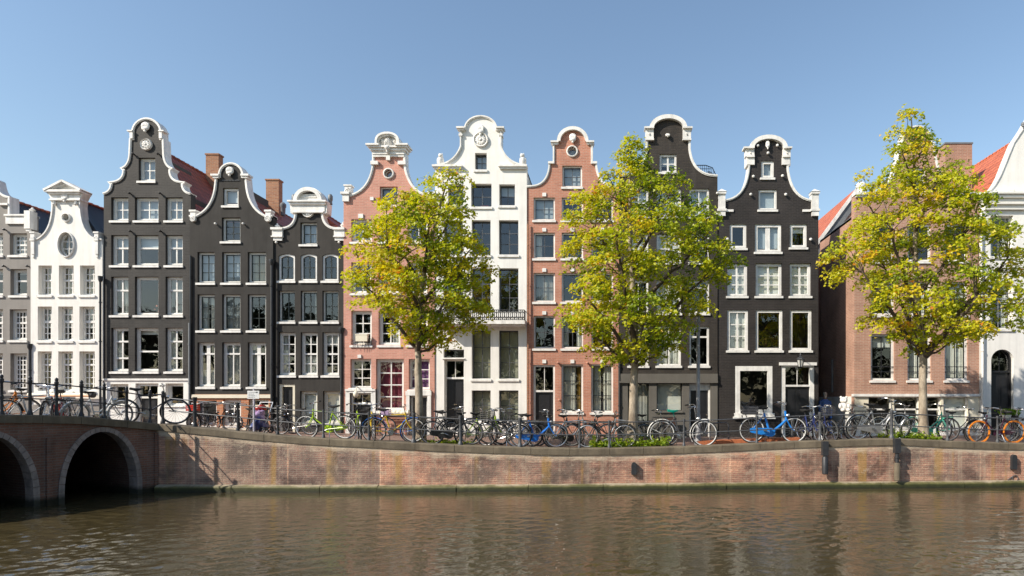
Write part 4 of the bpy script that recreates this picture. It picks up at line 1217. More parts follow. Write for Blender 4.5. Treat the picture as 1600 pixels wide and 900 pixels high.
h.mould([(1006.5, 201, 1021.5, 203.5, .2), (1066, 201, 1081, 203.5, .2), (1008.5, 203.5, 1021, 219.5, .1), (1066.5, 203.5, 1079, 219.5, .1), (1008, 218.5, 1021.5, 221, .13), (1066, 218.5, 1079.5, 221, .13)], 'corner_block')
h.ornament(1043, 213, 8, 6); h.ornament(1014.5, 211, 4, 5); h.ornament(1072.5, 211, 4, 5)
h.mould([(967.2, 584, 1121, 598, .05), (967.2, 595.5, 1121, 598.5, .09)], 'fascia', 'taupe')
mb = MB()
yy = h.Y+1.0
pts = [(1080, 246), (1103, 246), (1114, 250), (1119.5, 262)]
P = [(hx(a)*1.0+.15, yy, hz(b)+.06) for a, b in pts]
mb.tube(P, .018, 6); 
for k in range(14):
    a = 1080+k*3; xx = hx(a)+.15
    top = lerp([(p[0], q[1]) for p, q in zip(pts, pts)], a)
    mb.tube([(xx, yy, hz(275)), (xx, yy, hz(top)+.06)], .01, 5)
mb.tube([(hx(1080)+.15, yy, hz(249.5)), (hx(1112)+.15, yy, hz(249.5))], .012, 6)
for k in range(5): mb.tube([(hx(1108)+.15+.05*k, yy, hz(262)-.1*k+.2*math.sin(a)) if False else (hx(1106)+.15+.28*math.sin(a*.4)*(.5+k*.12), yy+.01*k, hz(262)+.25*math.cos(a*.4)*(.5+k*.12)) for a in range(5)], .009, 5)
mb.build('roof_terrace_railing', M['irondark'], h.root)
h.studs([(1120, 303), (1120, 336)], 'white', .05)

# ---- J : black bell gable
h = House('canal_house', 'black brick house with white corner pillars and white studs on its gable', 1200.5, 78.5, 690, 'darkJ', .02,
          [('arc', 28, 213.5, 231.5), (28, 233), (33, 234), (33, 258), (30, 258.5), ('q', 33.5, 309.5, 68, 313), (78.5, 313)])
jk = dict(casm='white', cas=4.2, setb=.05, sash='white')
h.window(1189.5, 251, 1209.5, 281, cols=1, rows=1, cur='skyblind', **jk)
h.window(1185.5, 296, 1214, 331, cols=1, rows=1, cur='skyblind', **dict(jk, cas=3))
h.window(1140.5, 350, 1166.5, 391, cols=1, rows=1, **jk)
h.window(1180, 350, 1221, 397, cols=2, rows=1, mull=7, cur=('skyblind', .9), **jk)
h.window(1234.5, 350, 1261, 390, cols=1, rows=1, cur=('blind', .3), **jk)
for i, (x0, x1) in enumerate(((1136.5, 1168), (1181, 1222), (1234.5, 1267.5))):
    h.window(x0, 411, x1, 466, cols=2, rows=3, bar=1.6, mull=2.6, cur='blind', **dict(jk, setb=.1))
    h.window(x0, 484, x1+1, 551, cols=2 if i == 0 else 1, rows=3 if i == 0 else 1, mull=2.6, bar=1.6, cur='blind' if i == 0 else None, **jk)
h.window(1149, 572, 1207, 650, cols=1, rows=1, sill=4, **dict(jk, cas=7.5, setb=.0))
h.door(1221, 567, 1272.5, 690, fan=.29, leaves=2, frame='white', fw=6.5, setb=.08)
h.finish(eave=318, ridge=286, roofmat='tile_black', depth=9)
h.trim(2.4)
mb = MB(); mb.strip([h.W((1200.5-28*math.cos(PI*i/20), 232-18.5*math.sin(PI*i/20))) for i in range(21)], 5.2/S, 1/S, h.Y-.16, h.Y+.34)
mb.build('arched_coping', M['white'], h.root)
h.mould([(1161, 231.5, 1177.5, 234, .2), (1223.5, 231.5, 1236, 234, .2), (1164.5, 234, 1178, 245, .1), (1222.5, 234, 1234.5, 245, .1), (1166, 243.5, 1178, 247, .14), (1222, 243.5, 1234, 247, .14), (1166.5, 247, 1178.5, 258, .08), (1221.5, 247, 1233.5, 258, .08)], 'corner_block')
h.ornament(1171.5, 240, 5, 6); h.ornament(1228.5, 240, 5, 6); h.ornament(1199, 227, 7, 14)
for x0 in (1121, 1266.5):
    h.mould([(x0, 300.5, x0+13, 304, .14), (x0+1, 304, x0+12, 327, .09), (x0-.5, 327, x0+13.5, 330.5, .13), (x0+1.5, 330.5, x0+12, 338, .1)], 'corner_pillar')
    mb = MB(); z = hz(300.5); xa, xb = hx(x0-.5), hx(x0+14); xm = (xa+xb)/2
    mb.add([(xa, h.Y-.16, z), (xb, h.Y-.16, z), (xb, h.Y+.22, z), (xa, h.Y+.22, z), (xm, h.Y+.03, z+.16)], [(0, 1, 4), (1, 2, 4), (2, 3, 4), (3, 0, 4)]); mb.build('pillar_cap', M['white'], h.root)
h.mould([(1134, 327.5, 1146, 331, .05), (1254, 327.5, 1266, 331, .05)])
h.studs([(1183.5, 228.5), (1214, 228), (1199.5, 240), (1176.5, 276.5), (1222, 275.5), (1172.5, 304.5), (1227, 304.5), (1136, 374), (1266, 374.5)], 'white', .06)
h.mould([(1147, 645.5, 1210, 653, .05), (1145.5, 651, 1211, 654.5, .1)], 'window_apron')
h.mould([(1217.5, 566.3, 1276, 571, .06)], 'door_cornice')
# carriage lantern over the door
mb = MB(); X, Y, Z = hx(1246), h.Y-.42, hz(566)
mb.tube([(X, h.Y, Z+.28), (X, Y, Z+.34), (X, Y, Z+.2)], .015, 6)
lan = mb.build('lantern_bracket', M['irondark'], h.root, True)
mb = MB(); mb.lathe([(.02, .34), (.05, .27), (.05, .22), (.16, .12), (.17, .09)], (X, Y, Z), 8); mb.lathe([(.09, -.21), (.03, -.25), (.02, -.29)], (X, Y, Z), 8)
for k in range(6): a = PI/3*k; mb.tube([(X+.15*math.cos(a), Y+.15*math.sin(a), Z+.09), (X+.085*math.cos(a), Y+.085*math.sin(a), Z-.21)], .01, 5)
mb.build('lantern', M['irondark'], lan)
mb = MB(); mb.lathe([(.135, .09), (.08, -.2)], (X, Y, Z), 6); mb.build('lantern_glass', M['net'], lan)

# ---- K : brown brick house behind the right tree, with a side wall on the alley
h = House('canal_house', 'brown brick house with white basement and orange roof behind the right-hand tree', 1432.5, 97.5, 684, 'brownbrick', .0,
          [('arc', 23, 198, 222), (23, 224), (26, 224.5), ('q', 31, 292, 70, 302), (97.5, 302)])
kk = dict(casm='white', cas=3.4, setb=.08, sash='black', bar=1.2)
for i, (x0, x1) in enumerate(((1360.5, 1397.5), (1418, 1455), (1476, 1512.5))):
    h.window(x0, 522, x1, 598, cols=2, rows=1, cur=[('blind', .26), 'white', 'white'][i], **kk)
    h.window(x0, 440, x1, 496, cols=2, rows=2, cur=[('drapes', .25), 'white', ('blind', .5)][i], **kk)
    h.window(x0, 350, x1, 412, cols=2, rows=2, **kk)
h.window(1418, 262, 1447, 306, cols=2, rows=2, cur='blind', **kk)
for i, (x0, x1) in enumerate(((1357, 1393.5), (1397, 1436), (1440, 1470), (1474, 1512))):
    h.window(x0, 620, x1, 668, cols=1, rows=1, bars=(.40,), casm='white', cas=1.6, setb=.06, sill=0, sash='white', cur=('blind', 1) if i == 3 else None)
h.finish(eave=335, ridge=None, depth=4.1, groundmat='cream', groundy=618)
h.trim(2.2)
h.mould([(1333.5, 615.5, 1531, 619.5, .09), (1335.3, 668, 1530, 684, .03)], 'basement_band')
h.mould([(1334, 302, 1366, 306, .16), (1336, 306, 1364, 309, .1), (1499, 302, 1531, 306, .16)], 'cornice')
mb = MB()   # guard rails across the ground floor windows
for x0, x1 in ((1361, 1397), (1418.5, 1454.5), (1476.5, 1512)):
    for yy in (573, 581): mb.tube([(hx(x0), h.Y+.05, hz(yy)), (hx(x1), h.Y+.05, hz(yy))], .014, 6)
mb.build('window_guard', M['irondark'], h.root)
mb = MB(); mb.lathe([(.16, 0), (.16, .18), (.2, .22), (.22, .28), (.20, .36), (.12, .44), (.02, .47)], (hx(1348), h.Y+.15, hz(300)), 14); mb.build('finial', M['white'], h.root, True)
xg = hx(1335)+.03; yb = h.Y+4.1
mb = MB(); mb.box(xg-.04, xg-.002, h.Y+.31, yb, hz(700), hz(619.5)); mb.build('side_plinth', M['creamplaster'], h.root)
mb = MB(); mb.tube([(xg-.08, h.Y+2.3, hz(556)), (xg-.08, h.Y+2.3, hz(612))], .05, 8); mb.build('alley_drainpipe', M['lead'], h.root, True)
chimney(h, 1498, 225, 300, 42, YH+2.0, mat='brownbrick', cap='lead')
# ---- rear house closing the alley: steep gable end with an orange roof running back
YR = 29.4; rx = lambda px: wx(px, YR); rz_ = lambda py: wz(py, YR)
rh = thing('rear_house', 'set-back brick house with steep orange roof, peeking out above the alley', 'house', (rx(1380), YR, 1.2), 0)
xl, xr_, ze_ = rx(1268), rx(1416), rz_(393); xa_ = (xl+xr_)/2; za_ = ze_+(xa_-xl)*1.36
mb = MB(); mb.prism([(xl, 1.0), (xr_, 1.0), (xr_, ze_), (xa_, za_), (xl, ze_)], YR, YR+.3); mb.box(xl+.03, xr_-.03, YR+.3, YR+6, 1.0, ze_)
rw = mb.build('wall', M['brownbrick'], rh)
mb = MB(); e = .12
for sx, x_ in ((-1, xl), (1, xr_)):
    mb.add([(x_+sx*e, YR-.05, ze_-e*1.36+.06), (xa_, YR-.05, za_+.06), (xa_, YR+6.5, za_+.06), (x_+sx*e, YR+6.5, ze_-e*1.36+.06),
            (x_+sx*e, YR-.05, ze_-e*1.36-.06), (xa_, YR-.05, za_-.06), (xa_, YR+6.5, za_-.06), (x_+sx*e, YR+6.5, ze_-e*1.36-.06)], [(0, 1, 2, 3), (4, 5, 6, 7), (0, 1, 5, 4), (0, 3, 7, 4)])
mb.build('roof', M['tile_orange'], rh)
mb = MB(); mb.strip([(xl-e, ze_-e*1.36), (xa_, za_), (xr_+e, ze_-e*1.36)], .06, .10, YR-.12, YR-.052); mb.build('verge_board', M['white'], rh)
mb = MB(); mb.strip([(xl+.1, ze_-.2), (xa_, za_-.34), (xr_-.1, ze_-.2)], .22, .16, YR-.05, YR-.002); mb.build('lead_band', M['lead'], rh)

# ---- L : white house cut off by the right edge
h = House('canal_house', 'white house with arched black door, cut off by the right edge of the photo', 1640, 109.5, 684, 'whiteplaster', -.03,
          [(0, 160), (30, 180), (42, 201), (52, 216), (57, 223), ('q', 66, 245, 72, 260), ('q', 84, 292, 99, 302), (109.5, 303)])
lk = dict(casm='casing', cas=2, sash='lead', setb=.2)
for (y0, y1) in ((337, 405), (440, 518)):
    h.window(1547, y0, 1582.5, y1, cols=2, rows=3, cur=('drapes', .3), **lk)
    h.window(1622, y0, 1657.5, y1, cols=2, rows=3, cur=('drapes', .3), **lk)
h.door(1548, 546, 1583, 684, fan=.25, leaves=2, frame='black', fw=1.8, arch=17, setb=.2)
h.finish(eave=306, ridge=185, roofmat='tile_orange', depth=11)
h.trim(1.1, .5, .04, mat='white', bead=False)
h.mould([(1531, 304, 1750, 307, .34), (1533, 307, 1750, 312, .26), (1535, 312, 1750, 319, .16), (1534, 319, 1750, 321.5, .2), (1536, 321.5, 1750, 327, .1), (1535.5, 327, 1750, 329, .13)], 'cornice', 'casing')
h.ornament(1577, 300, 14, 9, 'casing'); h.ornament(1597, 197, 8, 10, 'lead')
h.drainpipe(1532.5, 515, 684, 'white', .05, False); h.drainpipe(1530.5, 330, 512, 'casing', .045, False)
mb = MB(); mb.box(hx(1505)*1.02, hx(1520)*1.02, h.Y+.8, h.Y+1.3, hz(296), hz(285)); mb.prism([(hx(1503)*1.02, hz(285)), (hx(1522)*1.02, hz(285)), (hx(1512.5)*1.02, hz(279))], h.Y+.75, h.Y+1.3)
mb.build('roof_vent', M['white'], h.roof)
# ------------------------------------------------------------------ opposite bank (seen only mirrored in the window panes)
def leaf_cloud(rnd, centres, rad, flat, per, size, out_v, out_f, out_c, cols):
    for c in centres:
        cv = rnd.random()
        for _ in range(per):
            while True:
                p = (rnd.uniform(-1, 1), rnd.uniform(-1, 1), rnd.uniform(-1, 1))
                if p[0]**2+p[1]**2+p[2]**2 < 1: break
            b = Vector((c[0]+p[0]*rad, c[1]+p[1]*rad, c[2]+p[2]*rad*flat))
            d = Vector((rnd.gauss(0, 1), rnd.gauss(0, 1), rnd.gauss(-.3, .7))).normalized()
            u = d.cross(Vector((rnd.gauss(0, .5), rnd.gauss(0, .5), 1))).normalized()
            s_ = size*rnd.uniform(.7, 1.3)
            n = len(out_v)
            out_v += [b, b+d*s_*.5+u*s_*.45, b+d*s_, b+d*s_*.5-u*s_*.45]
            out_f += [(n, n+1, n+2, n+3)]
            out_c.append(cv)
def simple_leafmat(name, c0, c1):
    m, nt, b = newmat(name)
    oi = N(nt, 'ShaderNodeTexCoord'); n1 = noise(nt, oi.outputs['Object'], .8, 4, .6)
    L(nt, ramp(nt, n1, [(.35, c0), (.65, c1)]), b.inputs['Base Color']); b.inputs['Roughness'].default_value = .7
    return m
rnd = random.Random(21)
vv, ff, cc = [], [], []
cs = []
for k in range(42):
    X = -100+k*4.6+rnd.uniform(-1.2, 1.2); Y = -16+rnd.uniform(-1.5, 1.5); H = rnd.uniform(9.5, 12.5)
    for j in range(44):
        a = rnd.uniform(0, 2*PI); z = rnd.uniform(.16, 1); r = 2.9*math.sqrt(rnd.random())*(1.15-.75*max(0, z-.4))
        cs.append((X+r*math.cos(a), Y+r*math.sin(a), 1+H*z))
leaf_cloud(rnd, cs, 1.05, .75, 26, .62, vv, ff, cc, None)
mb = MB(); mb.add(vv, ff)
mb.cur = 0
tag(mb.build('far_bank_treeline', simple_leafmat('treeline_leaf', (.025, .04, .012), (.06, .075, .02))), kind='stuff')

# ------------------------------------------------------------------ railings
def post_mb(mb, p, h, r=.04, knob=True):
    x, y, z = p
    prof = [(r*1.7, -.03), (r*1.7, .05), (r*1.15, .09), (r, .14), (r, h*.48), (r*1.25, h*.49), (r*1.25, h*.54), (r, h*.55), (r*.9, h*.9), (r*1.3, h*.93), (r*1.3, h+.02)]
    if knob: prof += [(r*.8, h+.035), (r*1.15, h+.07), (r*.9, h+.11), (r*.2, h+.13)]
    mb.lathe(prof, (x, y, z), 10)
br = thing('bridge_railing', 'dark iron railing with knobbed posts climbing the bridge parapet at left', 'railing', bpt(1.5, .1, brz(1.5)), 0)
RZ = [bt_of_px(p) for p in (6.5, 51, 92.5, 131.5, 167, 202, 238.5, 258.5)] + [3.9, 4.6, 5.4]
pts = []
for t in RZ:
    mb = MB(); z = brz(t); post_mb(mb, bpt(t, .12, z), .83, .035)
    mb.build('post', M['irondark'], br, True)
for hh, r in ((.78, .016), (.40, .015)):
    mb = MB(); tt = np.linspace(.02, 5.4, 24)
    mb.tube([bpt(t, .12, brz(t)+hh) for t in tt], r, 8); mb.build('rail', M['irondark'], br, True)
qr = thing('quay_railing', 'low grey iron railing with two rails along the quay coping', 'railing', (0, quayY(0)+.2, copeZ(0)))
QPOST = [297, 365, 428, 500, 572, 643, 717, 811, 905, 952, 1070, 1185, 1285, 1398, 1486, 1565, 1660]
def qpt(px, d=.2):
    Y = lerp(WATER_PX, px); Y = F*EYE/(Y-HY); X = wx(px, Y)
    return (X, quayY(X)+d, copeZ(X))
for i, px in enumerate(QPOST):
    p = qpt(px); mb = MB(); big = px in (297, 643, 717, 811, 1285, 1398)
    post_mb(mb, p, .80 if not big else .84, .029 if not big else .046, False)
    mb.build('post', M['irondark' if px < 440 else 'iron'], qr, True)
for hh, r in ((.755, .0175), (.39, .0165)):
    mb = MB(); xs_ = np.linspace(256, 1720, 70); q = [qpt(p) for p in xs_]
    mb.tube([(a, b, c+hh) for a, b, c in q], r, 8); mb.build('rail', M['iron'], qr, True)

# ------------------------------------------------------------------ bicycles
def paint(name, col, rough=.3, metal=0.0):
    if name in M: return M[name]
    m, nt, b = newmat(name); tc = N(nt, 'ShaderNodeTexCoord')
    n1 = noise(nt, tc.outputs['Object'], 9, 4, .6)
    L(nt, mix(nt, 1.0, col, ramp(nt, n1, [(.3, (.75,)*3), (.7, (1.1,)*3)]), 'MULTIPLY'), b.inputs['Base Color'])
    b.inputs['Roughness'].default_value = rough; b.inputs['Metallic'].default_value = metal
    M[name] = m; return m
for nm, c in dict(b_lime=(.42, .62, .03), b_yellow=(.66, .44, .03), b_black=(.016, .016, .018), b_blue=(.01, .16, .60), b_ebike=(.015, .20, .62), b_navy=(.03, .045, .16),
                  b_mint=(.10, .52, .36), b_plum=(.05, .012, .03), b_white=(.70, .70, .68), b_orange=(.72, .22, .015), b_red=(.50, .03, .02), b_teal=(.0, .35, .25),
                  b_darkgrey=(.06, .06, .065), b_lilac=(.42, .30, .50)).items(): paint(nm, c)
paint('b_silver', (.55, .55, .55), .3, .7); paint('chrome', (.62, .62, .62), .22, .9)
paint('rim_steel', (.24, .24, .245), .35, .6); paint('tyre', (.018, .018, .018), .8); paint('tyre_cream', (.45, .42, .36), .7); paint('rubber', (.02, .02, .02), .6); paint('leather', (.05, .03, .02), .5)
RH, FH, WR = Vector((-.55, 0, .345)), Vector((.56, 0, .345)), .345
BB, ST, HB, HT = Vector((-.08, 0, .29)), Vector((-.235, 0, .80)), Vector((.355, 0, .62)), Vector((.325, 0, .85))
MESH = {}
def cache(key, fn, mats, smooth=True):
    if key not in MESH:
        mb = MB(); fn(mb); MESH[key] = mb.mesh(key[0], mats, smooth=smooth)
    return MESH[key]
def ring(mb, c, r, tr, n=28, sides=8):
    mb.tube([(c[0]+r*math.cos(2*PI*i/n), c[1], c[2]+r*math.sin(2*PI*i/n)) for i in range(n)], tr, sides, True)
def f_frame(style):
    def fn(mb):
        tr = .021 if style == 'ebike' else .019
        if style == 'ebike':
            mb.tube([HT, HB, HB+Vector((-.12, 0, -.12)), BB+Vector((.12, 0, .05)), BB+Vector((-.05, 0, .02))], [.03, .036, .034, .034, .04], 8)
        elif style == 'step':
            mb.tube([HB+Vector((0, 0, .02)), (.20, 0, .45), (.05, 0, .335), BB], tr, 8)
            mb.tube([HT+Vector((0, 0, -.03)), (.20, 0, .58), (.02, 0, .43), (-.13, 0, .43)], tr*.85, 8)
        elif style == 'curve':
            mb.tube([HB+Vector((0, 0, .05)), (.26, 0, .56), (.14, 0, .42), (-.02, 0, .355), (-.12, 0, .40)], tr, 8)
        else:
            mb.tube([HB, BB], tr, 8); mb.tube([HT+Vector((0, 0, -.04)), ST+Vector((0, 0, -.04))], tr, 8)
        mb.tube([BB, ST], tr if style != 'ebike' else .028, 8)
        for s_ in (-1, 1):
            o = Vector((0, .05*s_, 0))
            mb.tube([BB+Vector((0, .02*s_, 0)), RH+o], tr*.6, 6); mb.tube([ST+Vector((0, .015*s_, -.06)), RH+o], tr*.5, 6)
            mb.tube([HB+Vector((.005, .045*s_, 0)), (.44, .05*s_, .48), (.51, .05*s_, .38), FH+o], tr*.72, 6)
        mb.tube([HB, HT+Vector((0, 0, .01))], tr*1.25, 8)
        mb.box(HB.x-.02, HB.x+.025, -.06, .06, HB.z-.015, HB.z+.015)
    return fn
def f_wheel(c):
    def fn(mb):
        for k in range(20):
            a = 2*PI*k/20; s_ = .03 if k % 2 else -.03
            mb.tube([(c.x+.02*math.cos(a+.5), s_, c.z+.02*math.sin(a+.5)), (c.x+.31*math.cos(a), 0, c.z+.31*math.sin(a))], .0028, 3, caps=False)
        mb.tube([(c.x, -.055, c.z), (c.x, .055, c.z)], .024, 8)
    return fn
def f_fender(c, a0, a1):
    def fn(mb):
        n = 16; vs = []
        for i in range(n+1):
            a = a0+(a1-a0)*i/n
            for (w, r) in ((-.03, .372), (0, .388), (.03, .372)): vs.append((c.x+r*math.cos(a), w, c.z+r*math.sin(a)))
        mb.add(vs, [(i*3+k, i*3+k+1, i*3+k+4, i*3+k+3) for i in range(n) for k in range(2)])
        a = a0+(a1-a0)*.8
        for s_ in (-1, 1): mb.tube([(c.x, .05*s_, c.z), (c.x+.372*math.cos(a), .03*s_, c.z+.372*math.sin(a))], .004, 4)
    return fn
def f_saddle(mb):
    mb.tube([ST, ST+Vector((-.03, 0, .13))], .0125, 8)
    z = ST.z+.16
    vs = [(-.41, -.09, z+.02), (-.41, .09, z+.02), (-.28, .085, z), (-.28, -.085, z), (-.13, .025, z+.005), (-.13, -.025, z+.005)]
    vs += [(x, y*.9, zz-.05+(.02 if x > -.2 else 0)) for x, y, zz in vs]
    mb.add(vs, [(0, 3, 2, 1), (3, 5, 4, 2), (6, 7, 8, 9), (9, 8, 10, 11), (0, 1, 7, 6), (1, 2, 8, 7), (2, 4, 10, 8), (4, 5, 11, 10), (5, 3, 9, 11), (3, 0, 6, 9)])
    for s_ in (-1, 1): mb.tube([(-.37, .05*s_, z-.03), (-.27, .04*s_, z-.07), (-.17, .015*s_, z-.03)], .006, 5)
def f_bar(style):
    def fn(mb):
        top = Vector((.29, 0, 1.03))
        mb.tube([HT, top], .0135, 8)
        if style == 'flat': P_ = [(.25, -.31, 1.06), (.31, -.14, 1.05), (.33, 0, 1.035), (.31, .14, 1.05), (.25, .31, 1.06)]
        else: P_ = [(.08, -.27, 1.06), (.18, -.29, 1.075), (.29, -.22, 1.09), (.335, -.09, 1.06), (.33, 0, 1.04), (.335, .09, 1.06), (.29, .22, 1.09), (.18, .29, 1.075), (.08, .27, 1.06)]
        mb.tube([top, P_[len(P_)//2]], .014, 6)
        mb.tube(P_, .0115, 8)
        for s_ in (-1, 1):
            a, b = (P_[0], P_[1]) if s_ < 0 else (P_[-1], P_[-2])
            mb.tube([(b[0]+.03, b[1], b[2]-.025), ((a[0]+b[0])/2, (a[1]+b[1])/2, a[2]-.035)], .006, 4)
    return fn
def f_grip(style, s_):
    def fn(mb):
        a, b = ((.25, .31*s_, 1.06), (.275, .23*s_, 1.056)) if style == 'flat' else ((.07, .268*s_, 1.058), (.17, .288*s_, 1.074))
        mb.tube([a, b], .0175, 8)
    return fn
def f_crank(mb):
    mb.lathe([(.09, -.045), (.09, -.037)], (BB.x, 0, BB.z), 14, 'y')
    for s_ in (-1, 1):
        e = (BB.x+.15*s_, .08*s_, BB.z-.06*s_); mb.tube([(BB.x, .06*s_, BB.z), e], .011, 6)
        mb.box(e[0]-.045, e[0]+.045, e[1]+(.01 if s_ > 0 else -.1), e[1]+(.1 if s_ > 0 else -.01), e[2]-.012, e[2]+.012)
def f_chain(mb):
    P_ = []
    for i in range(10): a = PI/2-PI*i/9; P_.append((BB.x+.02+.115*math.cos(a), BB.z+.115*math.sin(a)))
    for i in range(8): a = -PI/2-PI*i/7; P_.append((RH.x+.065*math.cos(a), RH.z+.065*math.sin(a)))
    mb.prism(P_, -.07, -.035)
def f_rack(mb):
    z = .77
    for s_ in (-1, 1):
        mb.tube([(-.27, .05*s_, z), (-.45, .065*s_, z), (-.80, .065*s_, z)], .0075, 5)
        mb.tube([(-.72, .065*s_, z), (-.57, .055*s_, .36)], .0065, 5); mb.tube([(-.42, .06*s_, z), (-.55, .055*s_, .37)], .0065, 5)
    for x in (-.32, -.45, -.58, -.70, -.80): mb.tube([(x, -.065, z), (x, .065, z)], .006, 5)
    mb.box(-.82, -.80, -.04, .04, z-.09, z-.03)
def f_lamp(mb):
    mb.lathe([(.012, -.06), (.042, -.02), (.048, .03), (.044, .035)], (.40, 0, .74), 10, 'x'); mb.tube([(.355, 0, .68), (.39, 0, .735)], .008, 5)
def f_stand(mb): mb.tube([(-.13, .04, .26), (-.17, .17, .012), (-.12, .18, .01)], .01, 6)
def f_basket(mb):
    z0, z1 = .80, 1.02
    for (x0, x1, y0, y1) in ((.40, .66, -.17, .17),):
        for zz in np.linspace(z0, z1, 5): mb.tube([(x0, y0, zz), (x1, y0, zz), (x1, y1, zz), (x0, y1, zz)], .007, 4, True)
        for t in np.linspace(0, 1, 7):
            for yy in (y0, y1): mb.tube([(x0+(x1-x0)*t, yy, z0), (x0+(x1-x0)*t, yy, z1)], .005, 4)
            for xx in (x0, x1): mb.tube([(xx, y0+(y1-y0)*t, z0), (xx, y0+(y1-y0)*t, z1)], .005, 4)
        mb.box(x0, x1, y0, y1, z0-.01, z0+.005)
    mb.tube([(.36, 0, .66), (.56, 0, .79)], .012, 6)
def f_crate(dx, z, w=.2, l=.2, h=.2):
    def fn(mb):
        t = .014
        mb.box(dx-l, dx+l, -w, w, z, z+t)
        for k in range(3):
            a = z+.02+k*(h/3)
            for y in (-w, w-t): mb.box(dx-l, dx+l, y, y+t, a, a+h/3-.02)
            for x in (dx-l, dx+l-t): mb.box(x, x+t, -w, w, a, a+h/3-.02)
        for x in (dx-l, dx+l-t):
            for y in (-w, w-t): mb.box(x-.001, x+t+.001, y-.001, y+t+.001, z, z+h)
    return fn
def f_pannier(mb):
    for s_ in (-1, 1):
        y0, y1 = (.075, .20) if s_ > 0 else (-.20, -.075)
        P_ = [(-.80, .46), (-.76, .42), (-.50, .42), (-.44, .48), (-.42, .76), (-.80, .76)]
        mb.prism(P_, y0, y1)
    mb.box(-.80, -.43, -.2, .2, .762, .785)
def f_childseat(mb):
    mb.box(-.74, -.42, -.15, .15, .80, .84)
    mb.prism([(-.80, .82), (-.73, .82), (-.80, 1.22), (-.86, 1.22)], -.16, .16)
    for s_ in (-1, 1): mb.prism([(-.80, .84), (-.45, .84), (-.50, .95), (-.80, 1.05)], .15*s_-.012, .15*s_+.012)
BIKES = []; brnd = random.Random(77)
def bike(label, X, Y, yaw, col, style='step', bar='dutch', lean=0.06, scale=1.04, fender='b_black', chain=None, rack=True, basket=None, crate=None, pannier=None,
         childseat=None, rim='rim_steel', tyre='tyre', lamp=True, group='bicycles parked along the quay', z=None, saddle='rubber', forkcol=None):
    zz = gz(X, Y) if z is None else z
    t = thing('bicycle', label, 'bicycle', (0, 0, 0), 0, group)
    def part(key, fn, mats, parent=t, smooth=True):
        me = cache(key, fn, mats, smooth)
        o = bpy.data.objects.new(key[0], me); COL.objects.link(o); o.parent = parent; return o
    part(('frame', style, col), f_frame(style), M[col])
    for nm, c in (('rear', RH), ('front', FH)):
        w = part(('wheel', nm), f_wheel(c), M['chrome'])
        part(('rim', nm, rim), lambda mb, c=c: ring(mb, c, .312, .014), M[rim], w)
        part(('tyre', nm, tyre), lambda mb, c=c: ring(mb, c, .336, .017), M[tyre], w)
    if fender:
        part(('mudguard', 'rear', fender), f_fender(RH, R(10), R(190)), M[fender]); part(('mudguard', 'front', fender), f_fender(FH, R(70), R(215)), M[fender])
    part(('saddle', saddle), f_saddle, M[saddle])
    hb = part(('handlebar', bar), f_bar(bar), M['chrome']); [part(('grip', bar, k_), f_grip(bar, k_), M['rubber'], hb) for k_ in (-1, 1)]
    part(('crank',), f_crank, M['chrome'])
    if chain: part(('chain_case', chain), f_chain, M[chain])
    if rack: part(('carrier_rack',), f_rack, M['rubber'])
    if lamp: part(('headlamp',), f_lamp, M['chrome'])
    part(('kickstand',), f_stand, M['chrome'])
    if basket: part(('basket', basket), f_basket, M[basket])
    if crate:
        cc_, where = crate
        part(('crate', cc_, where), f_crate(-.62, .785) if where == 'rear' else f_crate(.54, .80, .17, .13, .2), M[cc_], smooth=False)
    if pannier: part(('pannier', pannier), f_pannier, M[pannier], smooth=False)
    if childseat: part(('child_seat', childseat), f_childseat, M[childseat], smooth=False)
    t.location = (X, Y, zz); t.rotation_euler = ((lean+brnd.uniform(-.03, .09))*(1 if abs(yaw) < 90 else -1), 0, R(yaw+brnd.uniform(-6, 6))); t.scale = (scale,)*3
    BIKES.append(t); return t
def qbike(label, px, d, yaw, col, **kw):
    q = qpt(px, 0); Y = q[1]+d; X = wx(px, Y)
    return bike(label, X, Y, yaw, col, **kw)
qbike('bright lime step-through bicycle with lime chain case, facing left beside the quay railing', 510, .62, 180, 'b_lime', chain='b_lime', style='diamond', fender=None, rim='b_white', bar='flat')
qbike('lime green bicycle turned towards the pink house, behind the yellow one', 562, 1.05, 112, 'b_lime', style='step')
qbike('yellow bicycle with its front wheel turned to the canal and a black pannier', 581, .75, -62, 'b_yellow', style='step', pannier='b_black')
qbike('mustard bicycle with white rims and blue mudguards left of the first tree trunk', 616, .60, 4, 'b_yellow', style='diamond', bar='flat', rim='b_white', fender='b_blue', rack=False)
qbike('black bicycle with low curved frame right of the first tree trunk', 706, .62, 3, 'b_black', style='step', chain='b_black')
qbike('lime and black bicycle with straight handlebar parked askew before the sage shutters', 756, 1.1, 24, 'b_lime', style='step', bar='flat', fender='b_black')
qbike('dark grey bicycle with a black front basket left of the blue step-through', 787, .68, 158, 'b_darkgrey', basket='b_black', style='step')
qbike('blue step-through bicycle with blue chain case before the red brick house', 839, .58, 2, 'b_blue', style='ebike', chain='b_blue', fender=None, rim='chrome')
qbike('silver framed bicycle with dark saddle behind the blue step-through', 893, .98, 14, 'b_silver', style='diamond', chain='b_black')
qbike('black bicycle with a brown saddle before the red brick house windows', 947, .66, 177, 'b_black', style='step', saddle='leather', crate=None, rim='b_silver')
qbike('silver and black bicycle half hidden behind the middle tree trunk', 978, 1.15, 186, 'b_silver', style='diamond', bar='flat')
qbike('dark bicycle with white mudguards and teal rear cover above the green plants', 1067, .62, 2, 'b_darkgrey', style='curve', scale=1.17, fender='b_white', saddle='b_teal', rim='b_white')
